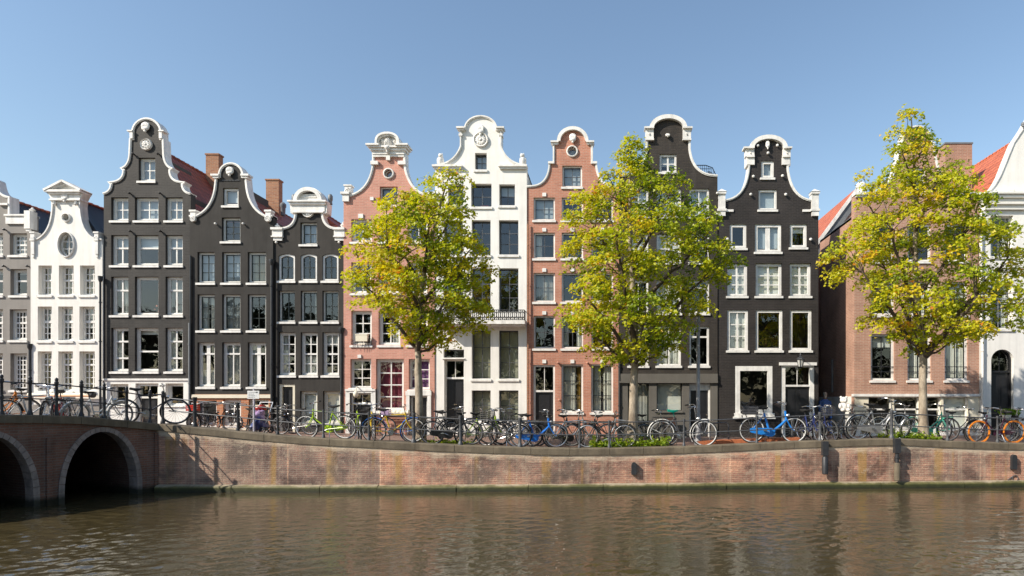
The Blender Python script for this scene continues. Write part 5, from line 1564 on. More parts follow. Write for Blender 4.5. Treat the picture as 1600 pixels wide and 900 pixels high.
qbike('cobalt blue bicycle with a rear crate and white front rim before the black house', 1207, .62, 2, 'b_ebike', style='ebike', scale=1.16, chain='b_ebike', crate=('b_darkgrey', 'rear'), fender=None, rim='b_white')
qbike('navy bicycle standing end-on next to the railing post, the nearer to the cobalt blue one', 1266, .85, -82, 'b_navy', style='step', rim='chrome', bar='dutch')
qbike('navy bicycle standing end-on close to the alley, with a dark front basket', 1280, .95, -74, 'b_navy', style='diamond', bar='dutch', basket='b_darkgrey')
qbike('black bicycle parked at the alley mouth with its front wheel to the left', 1306, 1.0, 162, 'b_black', style='step')
qbike('silver bicycle carrying a white teddy bear on its rear rack', 1371, .60, 2, 'b_silver', style='step', scale=1.17, chain='b_silver', rim='chrome', fender='b_silver')
qbike('second silver bicycle close behind the one with the teddy bear', 1396, 1.05, 8, 'b_silver', style='diamond', scale=1.05, rim='chrome', fender='b_silver')
qbike('mint green step-through bicycle behind the right-hand tree trunk', 1453, 1.35, 3, 'b_mint', style='step', chain='b_mint', scale=1.1, fender='b_mint')
qbike('dark plum bicycle with bright orange rims beside the right end of the railing', 1557, .62, 180, 'b_plum', style='curve', rim='b_orange', tyre='b_orange', fender=None, chain='b_plum')
qbike('black bicycle half cut off by the right edge of the photo', 1604, 1.15, 172, 'b_black', style='step', fender='b_black')
for args in (('black bicycle behind the black one right of the first tree trunk', 672, 1.25, 176, 'b_black'),
             ('black bicycle with the handlebar turned, under the left sage shutter', 735, 1.35, 20, 'b_black'),
             ('dark grey bicycle between the basket bicycle and the blue step-through', 806, 1.2, 168, 'b_darkgrey'),
             ('black bicycle behind the rear wheel of the silver framed one', 868, 1.5, 8, 'b_black'),
             ('black bicycle under the first red brick house window, behind the brown-saddled one', 921, 1.4, 172, 'b_black'),
             ('dark grey bicycle just right of the middle trunk, above the green plants', 1016, 1.4, 10, 'b_darkgrey'),
             ('black bicycle under the left end of the white basement windows', 1346, 1.45, 185, 'b_black'),
             ('dark grey bicycle right of the mint green one, behind the green plants', 1496, 1.6, 6, 'b_darkgrey'),
             ('black bicycle close behind the orange-rimmed plum bicycle', 1545, 1.5, 12, 'b_black')):
    qbike(*args, style='diamond' if args[1] % 2 else 'step', lamp=False, bar='flat' if args[1] % 3 == 0 else 'dutch')
# on the bridge, behind its railing
def bbike(label, px, d, yaw, col, **kw):
    t = bt_of_px(px); p = bpt(t, d)
    return bike(label, p[0], p[1], yaw, col, z=brz(t)-.03-.30*min(1, max(0, t-.3))-0*kw.pop('dz', .0), group='bicycles on the bridge', **kw)
bbike('orange bicycle parked low on the bridge at the left edge', 20, .75, 80, 'b_orange', style='step', fender='b_orange', dz=.35)
bbike('white framed bicycle on the bridge beside the second railing post', 72, .7, 75, 'b_white', style='diamond', rim='b_white', bar='flat', dz=.15)
bbike('white bicycle hung with pale panniers on the bridge, before the rolled awning', 111, .7, -70, 'b_white', style='step', pannier='b_white', fender='b_white', dz=.15)
bbike('red and black bicycle on the bridge right of the white panniers', 128, .8, -60, 'b_red', style='step', dz=.15)
bbike('white bicycle with a cream rear tyre and pale mudguard at the foot of the bridge', 172, .55, 76, 'b_white', style='step', tyre='tyre_cream', fender='b_white', dz=.1)
bbike('grey bicycle with a broad raised handlebar leaning on the railing where bridge meets quay', 249, .45, 38, 'b_darkgrey', style='diamond', bar='flat', rack=False, fender=None, scale=1.1)
# across the street, against the houses
def sbike(label, px, d, yaw, col, **kw):
    Y = YH-d; X = wx(px, Y)
    return bike(label, X, Y, yaw, col, group='bicycles against the house fronts', **kw)
sbike('bicycle seen end-on with a red front crate before the brick shopfront', 320, 1.6, -86, 'b_black', style='step', crate=('b_red', 'front'))
sbike('black bicycle before the shop window with its handlebar to the right', 337, 1.2, 15, 'b_black', style='step')
sbike('black bicycle with long mudguards between the shop window and street sign', 384, 2.4, 165, 'b_black', style='step')
sbike('black bicycle leaning by the cream door of the slate-grey house', 434, 1.2, 8, 'b_black', style='diamond')
sbike('second black bicycle under the white blinds of the slate-grey house', 462, 1.4, 172, 'b_black', style='step', basket='b_black')
sbike('dark bicycle under the sage shutters of the wide white house', 786, .8, 178, 'b_darkgrey', style='step')
sbike('black bicycle below the wine red windows, beside the cream bench', 581, 1.3, 6, 'b_black', style='step', crate=('b_lilac', 'front'))

# ------------------------------------------------------------------ trees
def bark_mat():
    m, nt, b = newmat('tree_bark'); tc = N(nt, 'ShaderNodeTexCoord')
    n1 = noise(nt, tc.outputs['Object'], 3.2, 5, .6, (1, 1, .55)); n2 = noise(nt, tc.outputs['Object'], 22, 4, .6, (1, 1, .4))
    c = ramp(nt, n1, [(.36, (.20, .155, .11)), (.5, (.33, .27, .20)), (.66, (.44, .37, .28))])
    L(nt, mix(nt, 1.0, c, ramp(nt, n2, [(.3, (.72,)*3), (.7, (1.1,)*3)]), 'MULTIPLY'), b.inputs['Base Color'])
    b.inputs['Roughness'].default_value = .85; bump(nt, b, n2, .6, .02); return m
M['bark'] = bark_mat()
M['twig'] = plain('twig_bark', (.085, .062, .045), .85, .3, 4)
def leaf_mat(name, stops):
    m, nt, b = newmat(name); nt.nodes.remove(b)
    out = nt.nodes['Material Output']
    at = N(nt, 'ShaderNodeAttribute', attribute_name='tone')
    col = ramp(nt, at.outputs['Fac'], stops)
    hs = N(nt, 'ShaderNodeHueSaturation'); hs.inputs['Saturation'].default_value = 1.02; hs.inputs['Value'].default_value = 1.15; L(nt, col, hs.inputs['Color'])
    di = N(nt, 'ShaderNodeBsdfPrincipled'); L(nt, col, di.inputs['Base Color']); di.inputs['Roughness'].default_value = .42; di.inputs['Specular IOR Level'].default_value = .35
    tr = N(nt, 'ShaderNodeBsdfTranslucent'); L(nt, hs.outputs[0], tr.inputs[0])
    ms = N(nt, 'ShaderNodeMixShader'); ms.inputs[0].default_value = .48
    L(nt, di.outputs[0], ms.inputs[1]); L(nt, tr.outputs[0], ms.inputs[2]); L(nt, ms.outputs[0], out.inputs[0])
    return m
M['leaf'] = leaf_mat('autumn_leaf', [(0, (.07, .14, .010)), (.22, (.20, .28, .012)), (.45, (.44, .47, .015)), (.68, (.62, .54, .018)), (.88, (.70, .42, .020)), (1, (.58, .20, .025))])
M['bush'] = leaf_mat('ground_leaf', [(0, (.09, .18, .015)), (.5, (.25, .36, .02)), (1, (.44, .48, .03))])
LEAF = [(0, 0), (.30, .20), (.20, .46), (.58, .52), (.62, .28), (1, 0), (.62, -.28), (.58, -.52), (.20, -.46), (.30, -.20)]
def add_leaf(V_, F_, T_, base, d, nrm, s_, tone, rnd):
    u = d.cross(nrm); u = u.normalized() if u.length > 1e-4 else d.orthogonal().normalized()
    w_ = u.cross(d).normalized(); n = len(V_); fold = rnd.uniform(.1, .45); droop = rnd.uniform(0, .35)
    for (a, b) in LEAF: V_.append(base+d*(a*s_)+u*(b*s_)+w_*(abs(b)*s_*fold-a*a*s_*droop))
    F_.append((n, n+1, n+2, n+3, n+4, n+5)); F_.append((n, n+5, n+6, n+7, n+8, n+9))
    T_.append(tone); T_.append(tone)
def tree(label, base_px, base_py, Y, trunk, env, r0, seed, nclump, green, depthk=.85):
    rnd = random.Random(seed); kz = Y/F
    TX = lambda px: (px-CX)*kz
    TZ = lambda py: EYE-(py-HY)*kz
    t = thing('tree', label, 'tree', (TX(base_px), Y, TZ(base_py)), 0, 'autumn street trees along the quay')
    tp = [Vector((TX(a), Y+dy, TZ(b))) for a, b, dy in trunk]
    # smooth trunk with natural wobble
    sm = []
    for i in range(len(tp)-1):
        for k in range(4):
            u = k/4; a, b = tp[max(i-1, 0)], tp[i]; c, d = tp[i+1], tp[min(i+2, len(tp)-1)]
            sm.append(.5*((2*b)+(c-a)*u+(2*a-5*b+4*c-d)*u*u+(3*b-a-3*c+d)*u**3)+Vector((rnd.gauss(0, .006), rnd.gauss(0, .006), 0)))
    sm.append(tp[-1]); n = len(sm)
    z0, z1 = sm[0].z, sm[-1].z
    rad = []
    for p in sm:
        f = (p.z-z0)/(z1-z0); r = r0*(1-.93*f)**.8*(1+.55*math.exp(-f*28)); rad.append(max(.012, r*rnd.uniform(.94, 1.06)))
    mb = MB(); mb.tube(sm, rad, 14)
    fork = min(range(n), key=lambda i: abs(sm[i].z-TZ(env[-1][0])))
    tk = mb.build('trunk', M['bark'], t, True)
    # crown envelope
    E = sorted([(TZ(y), TX((xl+xr)/2), (TX(xr)-TX(xl))/2) for y, xl, xr in env])
    zlo, zhi = E[0][0], E[-1][0]
    ecx = lambda z: lerp([(e[0], e[1]) for e in E], z); er = lambda z: lerp([(e[0], e[2]) for e in E], z)
    def trunk_at(z):
        for a, b in zip(sm, sm[1:]):
            if a.z <= z <= b.z: return a+(b-a)*((z-a.z)/max(1e-6, b.z-a.z))
        return sm[-1]
    cl = []; tries = 0; rmax = max(e[2] for e in E)
    while len(cl) < nclump and tries < 60000:
        tries += 1
        z = rnd.uniform(zlo, zhi); rr = er(z)
        if rnd.random() > (rr/rmax)**1.1+.10: continue
        a = rnd.uniform(0, 2*PI); q = rnd.random()**.40
        p = Vector((ecx(z)+rr*q*math.cos(a)*.94, Y+min(rr, rmax*.9)*q*math.sin(a)*depthk, z))
        md = .24+.19*(rr/rmax)
        if any((p-c[0]).length < md for c in cl): continue
        cl.append((p, q, a, rr))
    V_, F_, T_ = [], [], []
    bm_ = MB()
    # main limbs leave the trunk at steep angles and carry the smaller branches
    limbs = [[(p, .03) for p in sm if p.z > TZ(env[-1][0])-.05]]
    nlimb = 15
    for k in range(nlimb):
        f = (k+.5)/nlimb
        zt_ = zlo+.25+(zhi-zlo-.5)*f; a = k*2.399+rnd.uniform(-.4, .4); rr = er(zt_)
        tip = Vector((ecx(zt_)+rr*.72*math.cos(a), Y+min(rr, rmax*.9)*.7*math.sin(a)*depthk, zt_))
        s0 = trunk_at(max(TZ(env[-1][0])-.25+f*.5, zt_-rr*rnd.uniform(.75, 1.1)))
        mid = s0.lerp(tip, .5)+Vector((rnd.gauss(0, .07), rnd.gauss(0, .07), -.05))
        pts = [s0.lerp(mid, u).lerp(mid.lerp(tip, u), u)+Vector((rnd.gauss(0, .03), rnd.gauss(0, .03), rnd.gauss(0, .03)))*(u > 0) for u in np.linspace(0, 1, 9)]
        rb_ = .02+.022*rr
        bm_.tube(pts, [rb_*(1-.75*i/8) for i in range(9)], 7)
        limbs.append([(p, rb_*(1-.75*i/8)) for i, p in enumerate(pts)])
    LP = [q_ for l_ in limbs for q_ in l_]
    for (p, q, a, rr) in cl:
        s0, rs_ = min(LP, key=lambda e: (e[0]-p).length+(.9 if e[0].z > p.z-.05 else 0))
        L_ = (p-s0).length
        mid = s0.lerp(p, .5)+Vector((rnd.gauss(0, .05), rnd.gauss(0, .05), .07*L_))
        pts = [s0.lerp(mid, f).lerp(mid.lerp(p, f), f) for f in (0, .25, .5, .75, 1)]
        pts = [pts[0]]+[x+Vector((rnd.gauss(0, .02), rnd.gauss(0, .02), rnd.gauss(0, .02))) for x in pts[1:]]
        b0 = min(rs_*.8, .009+.008*L_)
        bm_.tube(pts, [b0*(1-.7*k/4) for k in range(5)], 5)
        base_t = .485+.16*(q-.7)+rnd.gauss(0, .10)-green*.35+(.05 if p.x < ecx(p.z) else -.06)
        cr = rnd.uniform(.27, .44)*(1 if rr > .6 else .72)
        nl = int(rnd.uniform(84, 116)*(cr/.36)**1.5)
        for k in range(3):
            e = p+Vector((rnd.gauss(0, cr*.6), rnd.gauss(0, cr*.6), rnd.gauss(0, .06)))
            bm_.tube([pts[-2], pts[-1].lerp(e, .5)+Vector((0, 0, .03)), e], [.007, .005, .003], 4)
        tl = Vector((rnd.gauss(0, .16)+.25*math.cos(a), rnd.gauss(0, .16)+.25*math.sin(a), 0))     # sprays tip outwards
        for k in range(nl):
            ang = rnd.uniform(0, 2*PI); r = cr*math.sqrt(rnd.random())*rnd.uniform(.75, 1.15)
            ox, oy = r*math.cos(ang), r*math.sin(ang)
            b = p+Vector((ox, oy, rnd.gauss(.02, .085)-.35*r*r/cr-(ox*tl.x+oy*tl.y)*.9))
            d = Vector((math.cos(ang)+rnd.gauss(0, .6), math.sin(ang)+rnd.gauss(0, .6), rnd.gauss(-.3, .35))).normalized()
            nm = Vector((rnd.gauss(0, .42)-.38, rnd.gauss(0, .42)-.42, .85)).normalized()
            tone = min(1, max(0, base_t+rnd.gauss(0, .085)+(.32 if rnd.random() < .05 else 0)))
            add_leaf(V_, F_, T_, b, d, nm, rnd.uniform(.068, .128), tone, rnd)
    bm_.build('branches', M['twig'], t, True)
    mb = MB(); mb.add(V_, F_)
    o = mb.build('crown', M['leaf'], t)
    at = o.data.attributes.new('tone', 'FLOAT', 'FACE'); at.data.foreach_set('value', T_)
    return t
tree('smallest autumn tree with yellow-green leaves, before the pink house', 657, 692, quayY(wx(657, 17.9))+.85,
     [(658, 694, 0), (655, 640, 0), (653, 560, 0), (653, 500, .05), (662, 430, .05), (680, 350, 0), (698, 285, 0), (705, 268, 0)],
     [(262, 692, 716), (285, 668, 738), (305, 628, 735), (330, 585, 735), (360, 555, 752), (400, 553, 775), (440, 540, 776), (470, 545, 772), (496, 575, 762), (518, 632, 735), (540, 645, 690)], .13, 11, 175, .02)
tree('green and yellow tree with the widest green crown, in the middle before the brown-black house', 988, 692, quayY(wx(988, 18))+.9,
     [(988, 694, 0), (990, 620, 0), (992, 540, 0), (990, 470, .05), (985, 390, 0), (984, 310, 0), (986, 230, 0)],
     [(216, 976, 997), (245, 962, 1020), (270, 945, 1050), (300, 900, 1090), (330, 880, 1108), (370, 868, 1150), (410, 862, 1168), (450, 866, 1142), (490, 864, 1112), (520, 880, 1080), (545, 915, 1060), (562, 960, 1005)], .145, 12, 235, .24)
tree('tallest autumn tree, its loose crown rising to a point before the brown brick house', 1443, 684, quayY(wx(1443, 18.2))+.95,
     [(1443, 686, 0), (1442, 620, 0), (1441, 545, 0), (1434, 480, .05), (1430, 400, 0), (1430, 300, 0), (1424, 185, 0)],
     [(172, 1410, 1432), (195, 1394, 1452), (220, 1382, 1470), (260, 1348, 1495), (300, 1338, 1520), (330, 1325, 1548), (360, 1290, 1585), (400, 1288, 1605), (440, 1283, 1610), (480, 1300, 1602), (510, 1368, 1590), (532, 1412, 1500), (550, 1422, 1462)], .135, 13, 245, .05)

# low plants at the feet of the trees
def ground_plants(name, label, px0, px1, d0, d1, hgt, seed, n):
    rnd = random.Random(seed); V_, F_, T_ = [], [], []
    for _ in range(n):
        px = rnd.uniform(px0, px1); q = qpt(px, rnd.uniform(d0, d1))
        lump = .55+.45*math.sin(px*.21+seed)*math.sin(px*.53)
        z = gz(q[0], q[1])+rnd.random()**.8*hgt*max(.35, lump)
        d = Vector((rnd.gauss(0, 1), rnd.gauss(0, 1), rnd.gauss(.3, .5))).normalized(); nm = Vector((rnd.gauss(0, .4), rnd.gauss(-.3, .4), 1)).normalized()
        add_leaf(V_, F_, T_, Vector((q[0], q[1], z)), d, nm, rnd.uniform(.05, .10), min(1, max(0, rnd.gauss(.5+.25*lump*z*0, .22))), rnd)
    mb = MB(); mb.add(V_, F_); o = mb.build(name, M['bush'])
    at = o.data.attributes.new('tone', 'FLOAT', 'FACE'); at.data.foreach_set('value', T_)
    tag(o, label, 'plants', None, 'stuff')
ground_plants('ground_cover', 'bright green leafy plants at the foot of the middle tree', 921, 1048, .40, 1.3, .36, 1, 1900)
ground_plants('ground_cover', 'green leafy plants at the foot of the right-hand tree', 1401, 1486, .45, 1.5, .34, 2, 1400)
ground_plants('ground_cover', 'thin grass and weeds at the foot of the left-hand tree', 640, 730, .6, 1.4, .14, 4, 420)
# orange brick kerb beside the quay
mb = MB()
for px0 in range(1098, 1262, 8):
    q0, q1 = qpt(px0, .95), qpt(px0+7.8, .95)
    z0, z1 = gz(q0[0], q0[1]), gz(q1[0], q1[1])
    mb.add([(q0[0], q0[1], z0), (q1[0], q1[1], z1), (q1[0], q1[1]+.4, z1), (q0[0], q0[1]+.4, z0), (q0[0], q0[1], z0+.13), (q1[0], q1[1], z1+.13), (q1[0], q1[1]+.4, z1+.13), (q0[0], q0[1]+.4, z0+.13)],
           [(0, 3, 2, 1), (4, 5, 6, 7), (0, 1, 5, 4), (1, 2, 6, 5), (2, 3, 7, 6), (3, 0, 4, 7)])
tag(mb.build('kerb', plain('orange_kerb', (.42, .13, .05), .8, .25, 5)), kind='structure')

# ------------------------------------------------------------------ street furniture
Yl = quayY(wx(1091, 18))+1.25; X = wx(1091, Yl); zg = gz(X, Yl)
t = thing('lamp_post', 'tall slender grey iron post with ringed tapering top before the brown-black house', 'lamp post', (X, Yl, zg))
H_ = EYE-(479-HY)/F*Yl-zg
mb = MB(); mb.lathe([(.13, -.02), (.13, .12), (.085, .2), (.075, .9), (.062, 1.0), (.055, H_*.82), (.04, H_*.82+.02)], (X, Yl, zg), 12); mb.build('pole', paint('lamp_grey', (.26, .26, .27), .5), t, True)
mb = MB(); zz = zg+H_*.82
mb.lathe([(.04, 0), (.085, .02), (.085, .05), (.05, .09), (.042, .26), (.08, .29), (.08, .32), (.055, .36), (.05, .44), (.075, .47), (.045, .50), (.03, H_*.18-.10), (.045, H_*.18-.07), (.05, H_*.18-.03), (.01, H_*.18)], (X, Yl, zz), 12)
mb.build('finial', M['lamp_grey'], t, True)
# white notice sign
Ys = quayY(wx(396, 17.5))+1.2; X = wx(396, Ys); zg = gz(X, Ys); kk_ = Ys/F
zt = EYE-(610.5-HY)*kk_; zb = EYE-(623-HY)*kk_
t = thing('street_sign', 'white rectangular notice on a pale pole before the brick shopfront', 'sign', (X, Ys, zg))
mb = MB(); mb.tube([(X, Ys+.03, zg-.05), (X, Ys+.03, zt+.06)], .032, 10); mb.build('pole', paint('pale_pole', (.50, .47, .52), .4), t, True)
mb = MB(); mb.box(X-9.2*kk_, X+9.2*kk_, Ys-.012, Ys, zb, zt); pl = mb.build('sign_plate', paint('sign_white', (.74, .74, .72), .4), t)
mb = MB()
rnd = random.Random(4)
for r_ in range(4):
    x = X-7*kk_; z = zt-.05-r_*.047
    while x < X+(1.5 if r_ else 6)*kk_:
        w_ = rnd.uniform(.012, .04); mb.box(x, x+w_, Ys-.0145, Ys-.012, z-.016, z); x += w_+.012
mb.box(X+4.5*kk_, X+7*kk_, Ys-.0145, Ys-.012, zt-.07, zt-.03)
mb.build('lettering', M['lead'], pl)
# bicycle hoops
def hoop(label, px0, px1, d, hgt, sloped=0):
    a, b = qpt(px0, d), qpt(px1, d); za, zb = gz(a[0], a[1]), gz(b[0], b[1])
    mb = MB(); hgt2 = hgt+sloped
    P_ = [(a[0], a[1], za-.03), (a[0], a[1], za+hgt-.1), (a[0]+.03, a[1], za+hgt-.03), (a[0]+.1, a[1], za+hgt), (b[0]-.1, b[1], zb+hgt), (b[0]-.03, b[1], zb+hgt-.03), (b[0], b[1], zb+hgt-.1), (b[0], b[1], zb-.03)]
    mb.tube(P_, .024, 8); mb.tube([(a[0], a[1], za+hgt*.45), (b[0], b[1], zb+hgt*.45)], .018, 8)
    tag(mb.build('bike_hoop', M['iron']), label, 'bike rack', 'bicycle hoops on the quay')
hoop('grey bicycle hoop just right of the middle tree trunk', 996, 1013, 1.5, .78)
hoop('long grey bicycle hoop before the taupe wall, right of the lamp post', 1121, 1152, 1.3, .68)
hoop('grey bicycle hoop behind the cobalt blue bicycle', 1198, 1217, 1.2, .62)
hoop('grey bicycle hoop beside the navy bicycles', 1259, 1276, 1.35, .76)
# benches
def bench(label, px0, px1, d, wood, cushion=None):
    Y = YH-d; a, b = wx(px0, Y), wx(px1, Y); z = gz((a+b)/2, Y)
    t = thing('bench', label, 'bench', ((a+b)/2, Y, z))
    mb = MB()
    for k in range(3): mb.box(a, b, Y-.2+k*.14, Y-.09+k*.14, z+.42, z+.455)
    mb.build('seat', M[wood], t)
    mb = MB()
    for k in range(2): mb.box(a, b, Y+.235, Y+.26, z+.56+k*.14, z+.66+k*.14)
    mb.build('backrest', M[wood], t)
    for x in (a+.08, b-.08):
        mb = MB(); mb.box(x-.03, x+.03, Y-.19, Y-.13, z-.02, z+.418); mb.box(x-.03, x+.03, Y+.17, Y+.233, z-.02, z+.82); mb.box(x-.03, x+.03, Y-.13, Y+.17, z+.36, z+.418); mb.build('leg', M[wood], t)
    if cushion:
        mb = MB(); n = 24
        mb.tube([(a+.03+(b-a-.06)*i/n, Y+.16, z+.90+.02*math.sin(i*1.7)) for i in range(n+1)], [.02]+[.10+.012*math.sin(i*2.3) for i in range(n-1)]+[.02], 10)
        tag(mb.build('rolled_cushion', M[cushion], None, True), 'long cream rolled cushion lying on the bench below the wine red windows', 'cushion')
M['benchwood'] = plain('bench_wood', (.20, .085, .05), .6, .25, 6); M['darkwood'] = plain('dark_wood', (.075, .035, .025), .6, .25, 6)
bench('reddish wooden bench with a cream rolled cushion below the wine red windows', 588, 640, .55, 'benchwood', 'cream')
bench('small dark brown bench below the white blind of the taupe ground floor', 1036, 1058, .5, 'darkwood')

# objects hung on the quay wall
def wall_box(label, px, py0, py1):
    q = qpt(px, 0); k = q[1]/F; X = q[0]; z1 = EYE-(py0-HY)*k; z0 = EYE-(py1-HY)*k; w_ = .075
    t = thing('fender_box', label, 'fender', (X, q[1], z0), 0, 'dark fenders on the quay wall')
    P_ = [(X-w_, z0), (X+w_, z0), (X+w_, z1-.08)]+[(X+w_*math.cos(a), z1-.08+.08*math.sin(a)) for a in np.linspace(0, PI, 9)][1:-1]+[(X-w_, z1-.08)]
    mb = MB(); mb.prism(P_, q[1]-.11, q[1]+.02); mb.build('body', M['irondark'], t)
    mb = MB(); mb.box(X-w_*1.15, X+w_*1.15, q[1]-.04, q[1]+.02, z0+.05, z0+.09); mb.box(X-w_*1.15, X+w_*1.15, q[1]-.04, q[1]+.02, z1-.16, z1-.12); mb.build('bracket', M['iron'], t)
wall_box('dark round-topped box fixed to the quay wall below the middle tree', 990.5, 722, 741)
wall_box('dark round-topped box fixed to the quay wall at the right edge', 1582, 710, 733)
def wall_pipe(label, px, py0, py1, lower):
    q = qpt(px, 0); k = q[1]/F; X = q[0]; y = q[1]-.17
    Z = lambda py: EYE-(py-HY)*k
    t = thing('mooring_pipe', label, 'pipe', (X, y, Z(py1)), 0, 'pipes hung on the quay wall')
    mb = MB(); mb.box(X-.085, X+.085, y-.07, y+.09, Z(py0+22), Z(py0)); mb.build('cable_box', M['irondark'], t)
    mb = MB(); mb.lathe([(.055, Z(py1-28)), (.055, Z(py0+22)-.003)], (X, y, 0), 10); mb.lathe([(.08, Z(py0+30)), (.08, Z(py0+28))], (X, y, 0), 10); mb.build('pipe', M['irondark'], t, True)
    mb = MB(); mb.lathe([(.07, Z(py1)), (.09, Z(py1)+.02), (.09, Z(py1-26)), (.06, Z(py1-28)-.002)], (X, y, 0), 12); mb.build('pipe_foot', M[lower], t, True)
    mb = MB(); mb.box(X-.02, X+.02, y+.05, q[1]+.03, Z(py0+34), Z(py0+32)); mb.build('wall_bracket', M['irondark'], t)
wall_pipe('dark iron pipe on the quay wall below the navy bicycles', 1286, 689, 740, 'irondark')
wall_pipe('iron pipe with a pale grey foot on the quay wall, beneath the silver bicycle', 1397.5, 685, 750, 'stone')
# rope ring at the far right
q = qpt(1585, 0); X = q[0]; k = q[1]/F; z = EYE-(747-HY)*k
mb = MB(); mb.tube([(X+.09*math.cos(a), q[1]-.03, z+.09*math.sin(a)) for a in np.linspace(0, 2*PI, 14)[:-1]], .012, 6, True); mb.tube([(X-.05, q[1]-.02, z+.07), (X-.22, q[1]-.04, z-.05), (X-.26, q[1]-.17, z-.3)], .012, 6)
tag(mb.build('mooring_ring', M['iron']), 'small iron mooring ring with a hanging rope near the waterline at right', 'ring')

# plant pots at the right-hand white house
def pot(label, px, d, r, hgt, matn, leafy):
    Y = YH-d; X = wx(px, Y); z = gz(X, Y); t = thing('plant_pot', label, 'plant pot', (X, Y, z), 0, 'plant pots by the arched door')
    mb = MB(); mb.lathe([(r*.75, 0), (r*.8, .02), (r, hgt), (r*1.08, hgt), (r*1.08, hgt+.04), (r*.9, hgt+.04), (r*.85, hgt-.04)], (X, Y, z), 14); mb.build('pot', M[matn], t, True)
    rnd = random.Random(px); V_, F_, T_ = [], [], []
    for _ in range(leafy):
        d_ = Vector((rnd.gauss(0, .5), rnd.gauss(0, .5), 1)).normalized()
        add_leaf(V_, F_, T_, Vector((X+rnd.gauss(0, r*.6), Y+rnd.gauss(0, r*.6), z+hgt+rnd.uniform(0, .22))), d_, Vector((rnd.gauss(0, 1), rnd.gauss(-.6, 1), .3)).normalized(), rnd.uniform(.07, .14), rnd.uniform(0, .6), rnd)
    mb = MB(); mb.add(V_, F_); o = mb.build('plant', M['bush'], t)
    at = o.data.attributes.new('tone', 'FLOAT', 'FACE'); at.data.foreach_set('value', T_)
pot('tall pale planter with a leafy plant before the arched black door', 1571, .8, .19, .82, 'cream', 70)
pot('tall black planter with a leafy plant right of the pale planter', 1584, .75, .17, .80, 'black', 60)

# teddy bear on the silver bicycle
q = qpt(1330.5, .60); X, Y, z = q[0], q[1], gz(q[0], q[1])+.93
M['plush'] = plain('white_plush', (.72, .68, .62), .95, .12, 10, bs=.6, bscale=60)
t = thing('teddy_bear', 'white teddy bear sitting on the rear rack of the silver bicycle', 'teddy bear', (X, Y, z))
mb = MB(); mb.ell((X, Y, z+.12), (.12, .11, .15), 14, 9); mb.ell((X, Y, z+.33), (.115, .105, .105), 14, 9)
for s_ in (-1, 1):
    mb.ell((X+.085*s_, Y, z+.42), (.04, .03, .042)); mb.ell((X+.13*s_, Y-.06, z+.15), (.055, .06, .09)); mb.ell((X+.085*s_, Y-.13, z+.03), (.055, .1, .055))
mb.ell((X+.02, Y-.10, z+.31), (.05, .045, .04)); mb.build('body', M['plush'], t, True)
mb = MB(); mb.ell((X+.02, Y-.146, z+.32), (.016, .012, .012), 8, 5); mb.build('nose', M['rubber'], t, True)
for s_ in (-1, 1):
    mb = MB(); mb.ell((X+.02+.045*s_, Y-.095, z+.36), (.013, .012, .013), 8, 5); mb.build('eye', M['rubber'], t, True)

# red helmet and bundle by the sign
Yb = Ys+.35; X = wx(406, Yb); z = gz(X, Yb)
t = thing('loaded_stroller', 'stroller heaped with a lilac cloth, navy cover and red hood beside the street sign', 'stroller', (X, Yb, z))
for sx in (-.2, .2):
    for sy in (-.22, .25):
        mb = MB(); ring(mb, Vector((X+sx, Yb+sy, z+.11)), .09, .02, 16, 6); mb.tube([(X+sx-.03, Yb+sy, z+.11), (X+sx+.03, Yb+sy, z+.11)], .02, 6); mb.build('wheel', M['rubber'], t, True)
mb = MB()
for sx in (-.2, .2):
    mb.tube([(X+sx, Yb-.22, z+.11), (X+sx, Yb+.05, z+.45), (X+sx, Yb+.38, z+.98)], .014, 6); mb.tube([(X+sx, Yb+.25, z+.11), (X+sx, Yb, z+.5)], .014, 6)
mb.tube([(X-.2, Yb+.38, z+.98), (X+.2, Yb+.38, z+.98)], .016, 6); mb.build('frame', M['chrome'], t, True)
def blob(c, rad, seed, n=18, m=10, amp=.16):
    b = MB(); b.ell(c, rad, n, m); r_ = random.Random(seed); ph = [r_.uniform(0, 6) for _ in range(6)]
    b.v = [tuple(c[i]+(v[i]-c[i])*(1+amp*math.sin(v[0]*19+ph[0])*math.sin(v[2]*17+ph[1])+amp*.6*math.sin(v[0]*41+v[2]*23+ph[2])) for i in range(3)) for v in b.v]; return b
blob((X+.04, Yb-.08, z+.30), (.20, .2, .20), 1, amp=.3).build('cover', M['b_navy'], t, True)
blob((X+.02, Yb-.05, z+.58), (.17, .17, .2), 2, amp=.35).build('cloth', M['b_lilac'], t, True)
blob((X+.02, Yb+.02, z+.80), (.19, .15, .085), 3, amp=.25).build('hood', M['b_red'], t, True)

# person walking into the alley
M['cloth_blue'] = plain('blue_jacket', (.06, .14, .42), .9, .2, 8); M['cloth_navy'] = plain('blue_trousers', (.015, .05, .22), .9, .2, 8)
M['skin'] = plain('skin', (.50, .30, .22), .5, .06, 8, bs=0); M['greyhair'] = plain('grey_hair', (.42, .40, .37), .8, .2, 30, bs=.5)
Yp = 26.4; X = wx(1289, Yp); zp = 1.22
pe = thing('person', 'person with grey hair in a blue jacket walking into the dark alley', 'person', (X, Yp, zp))
mb = MB()
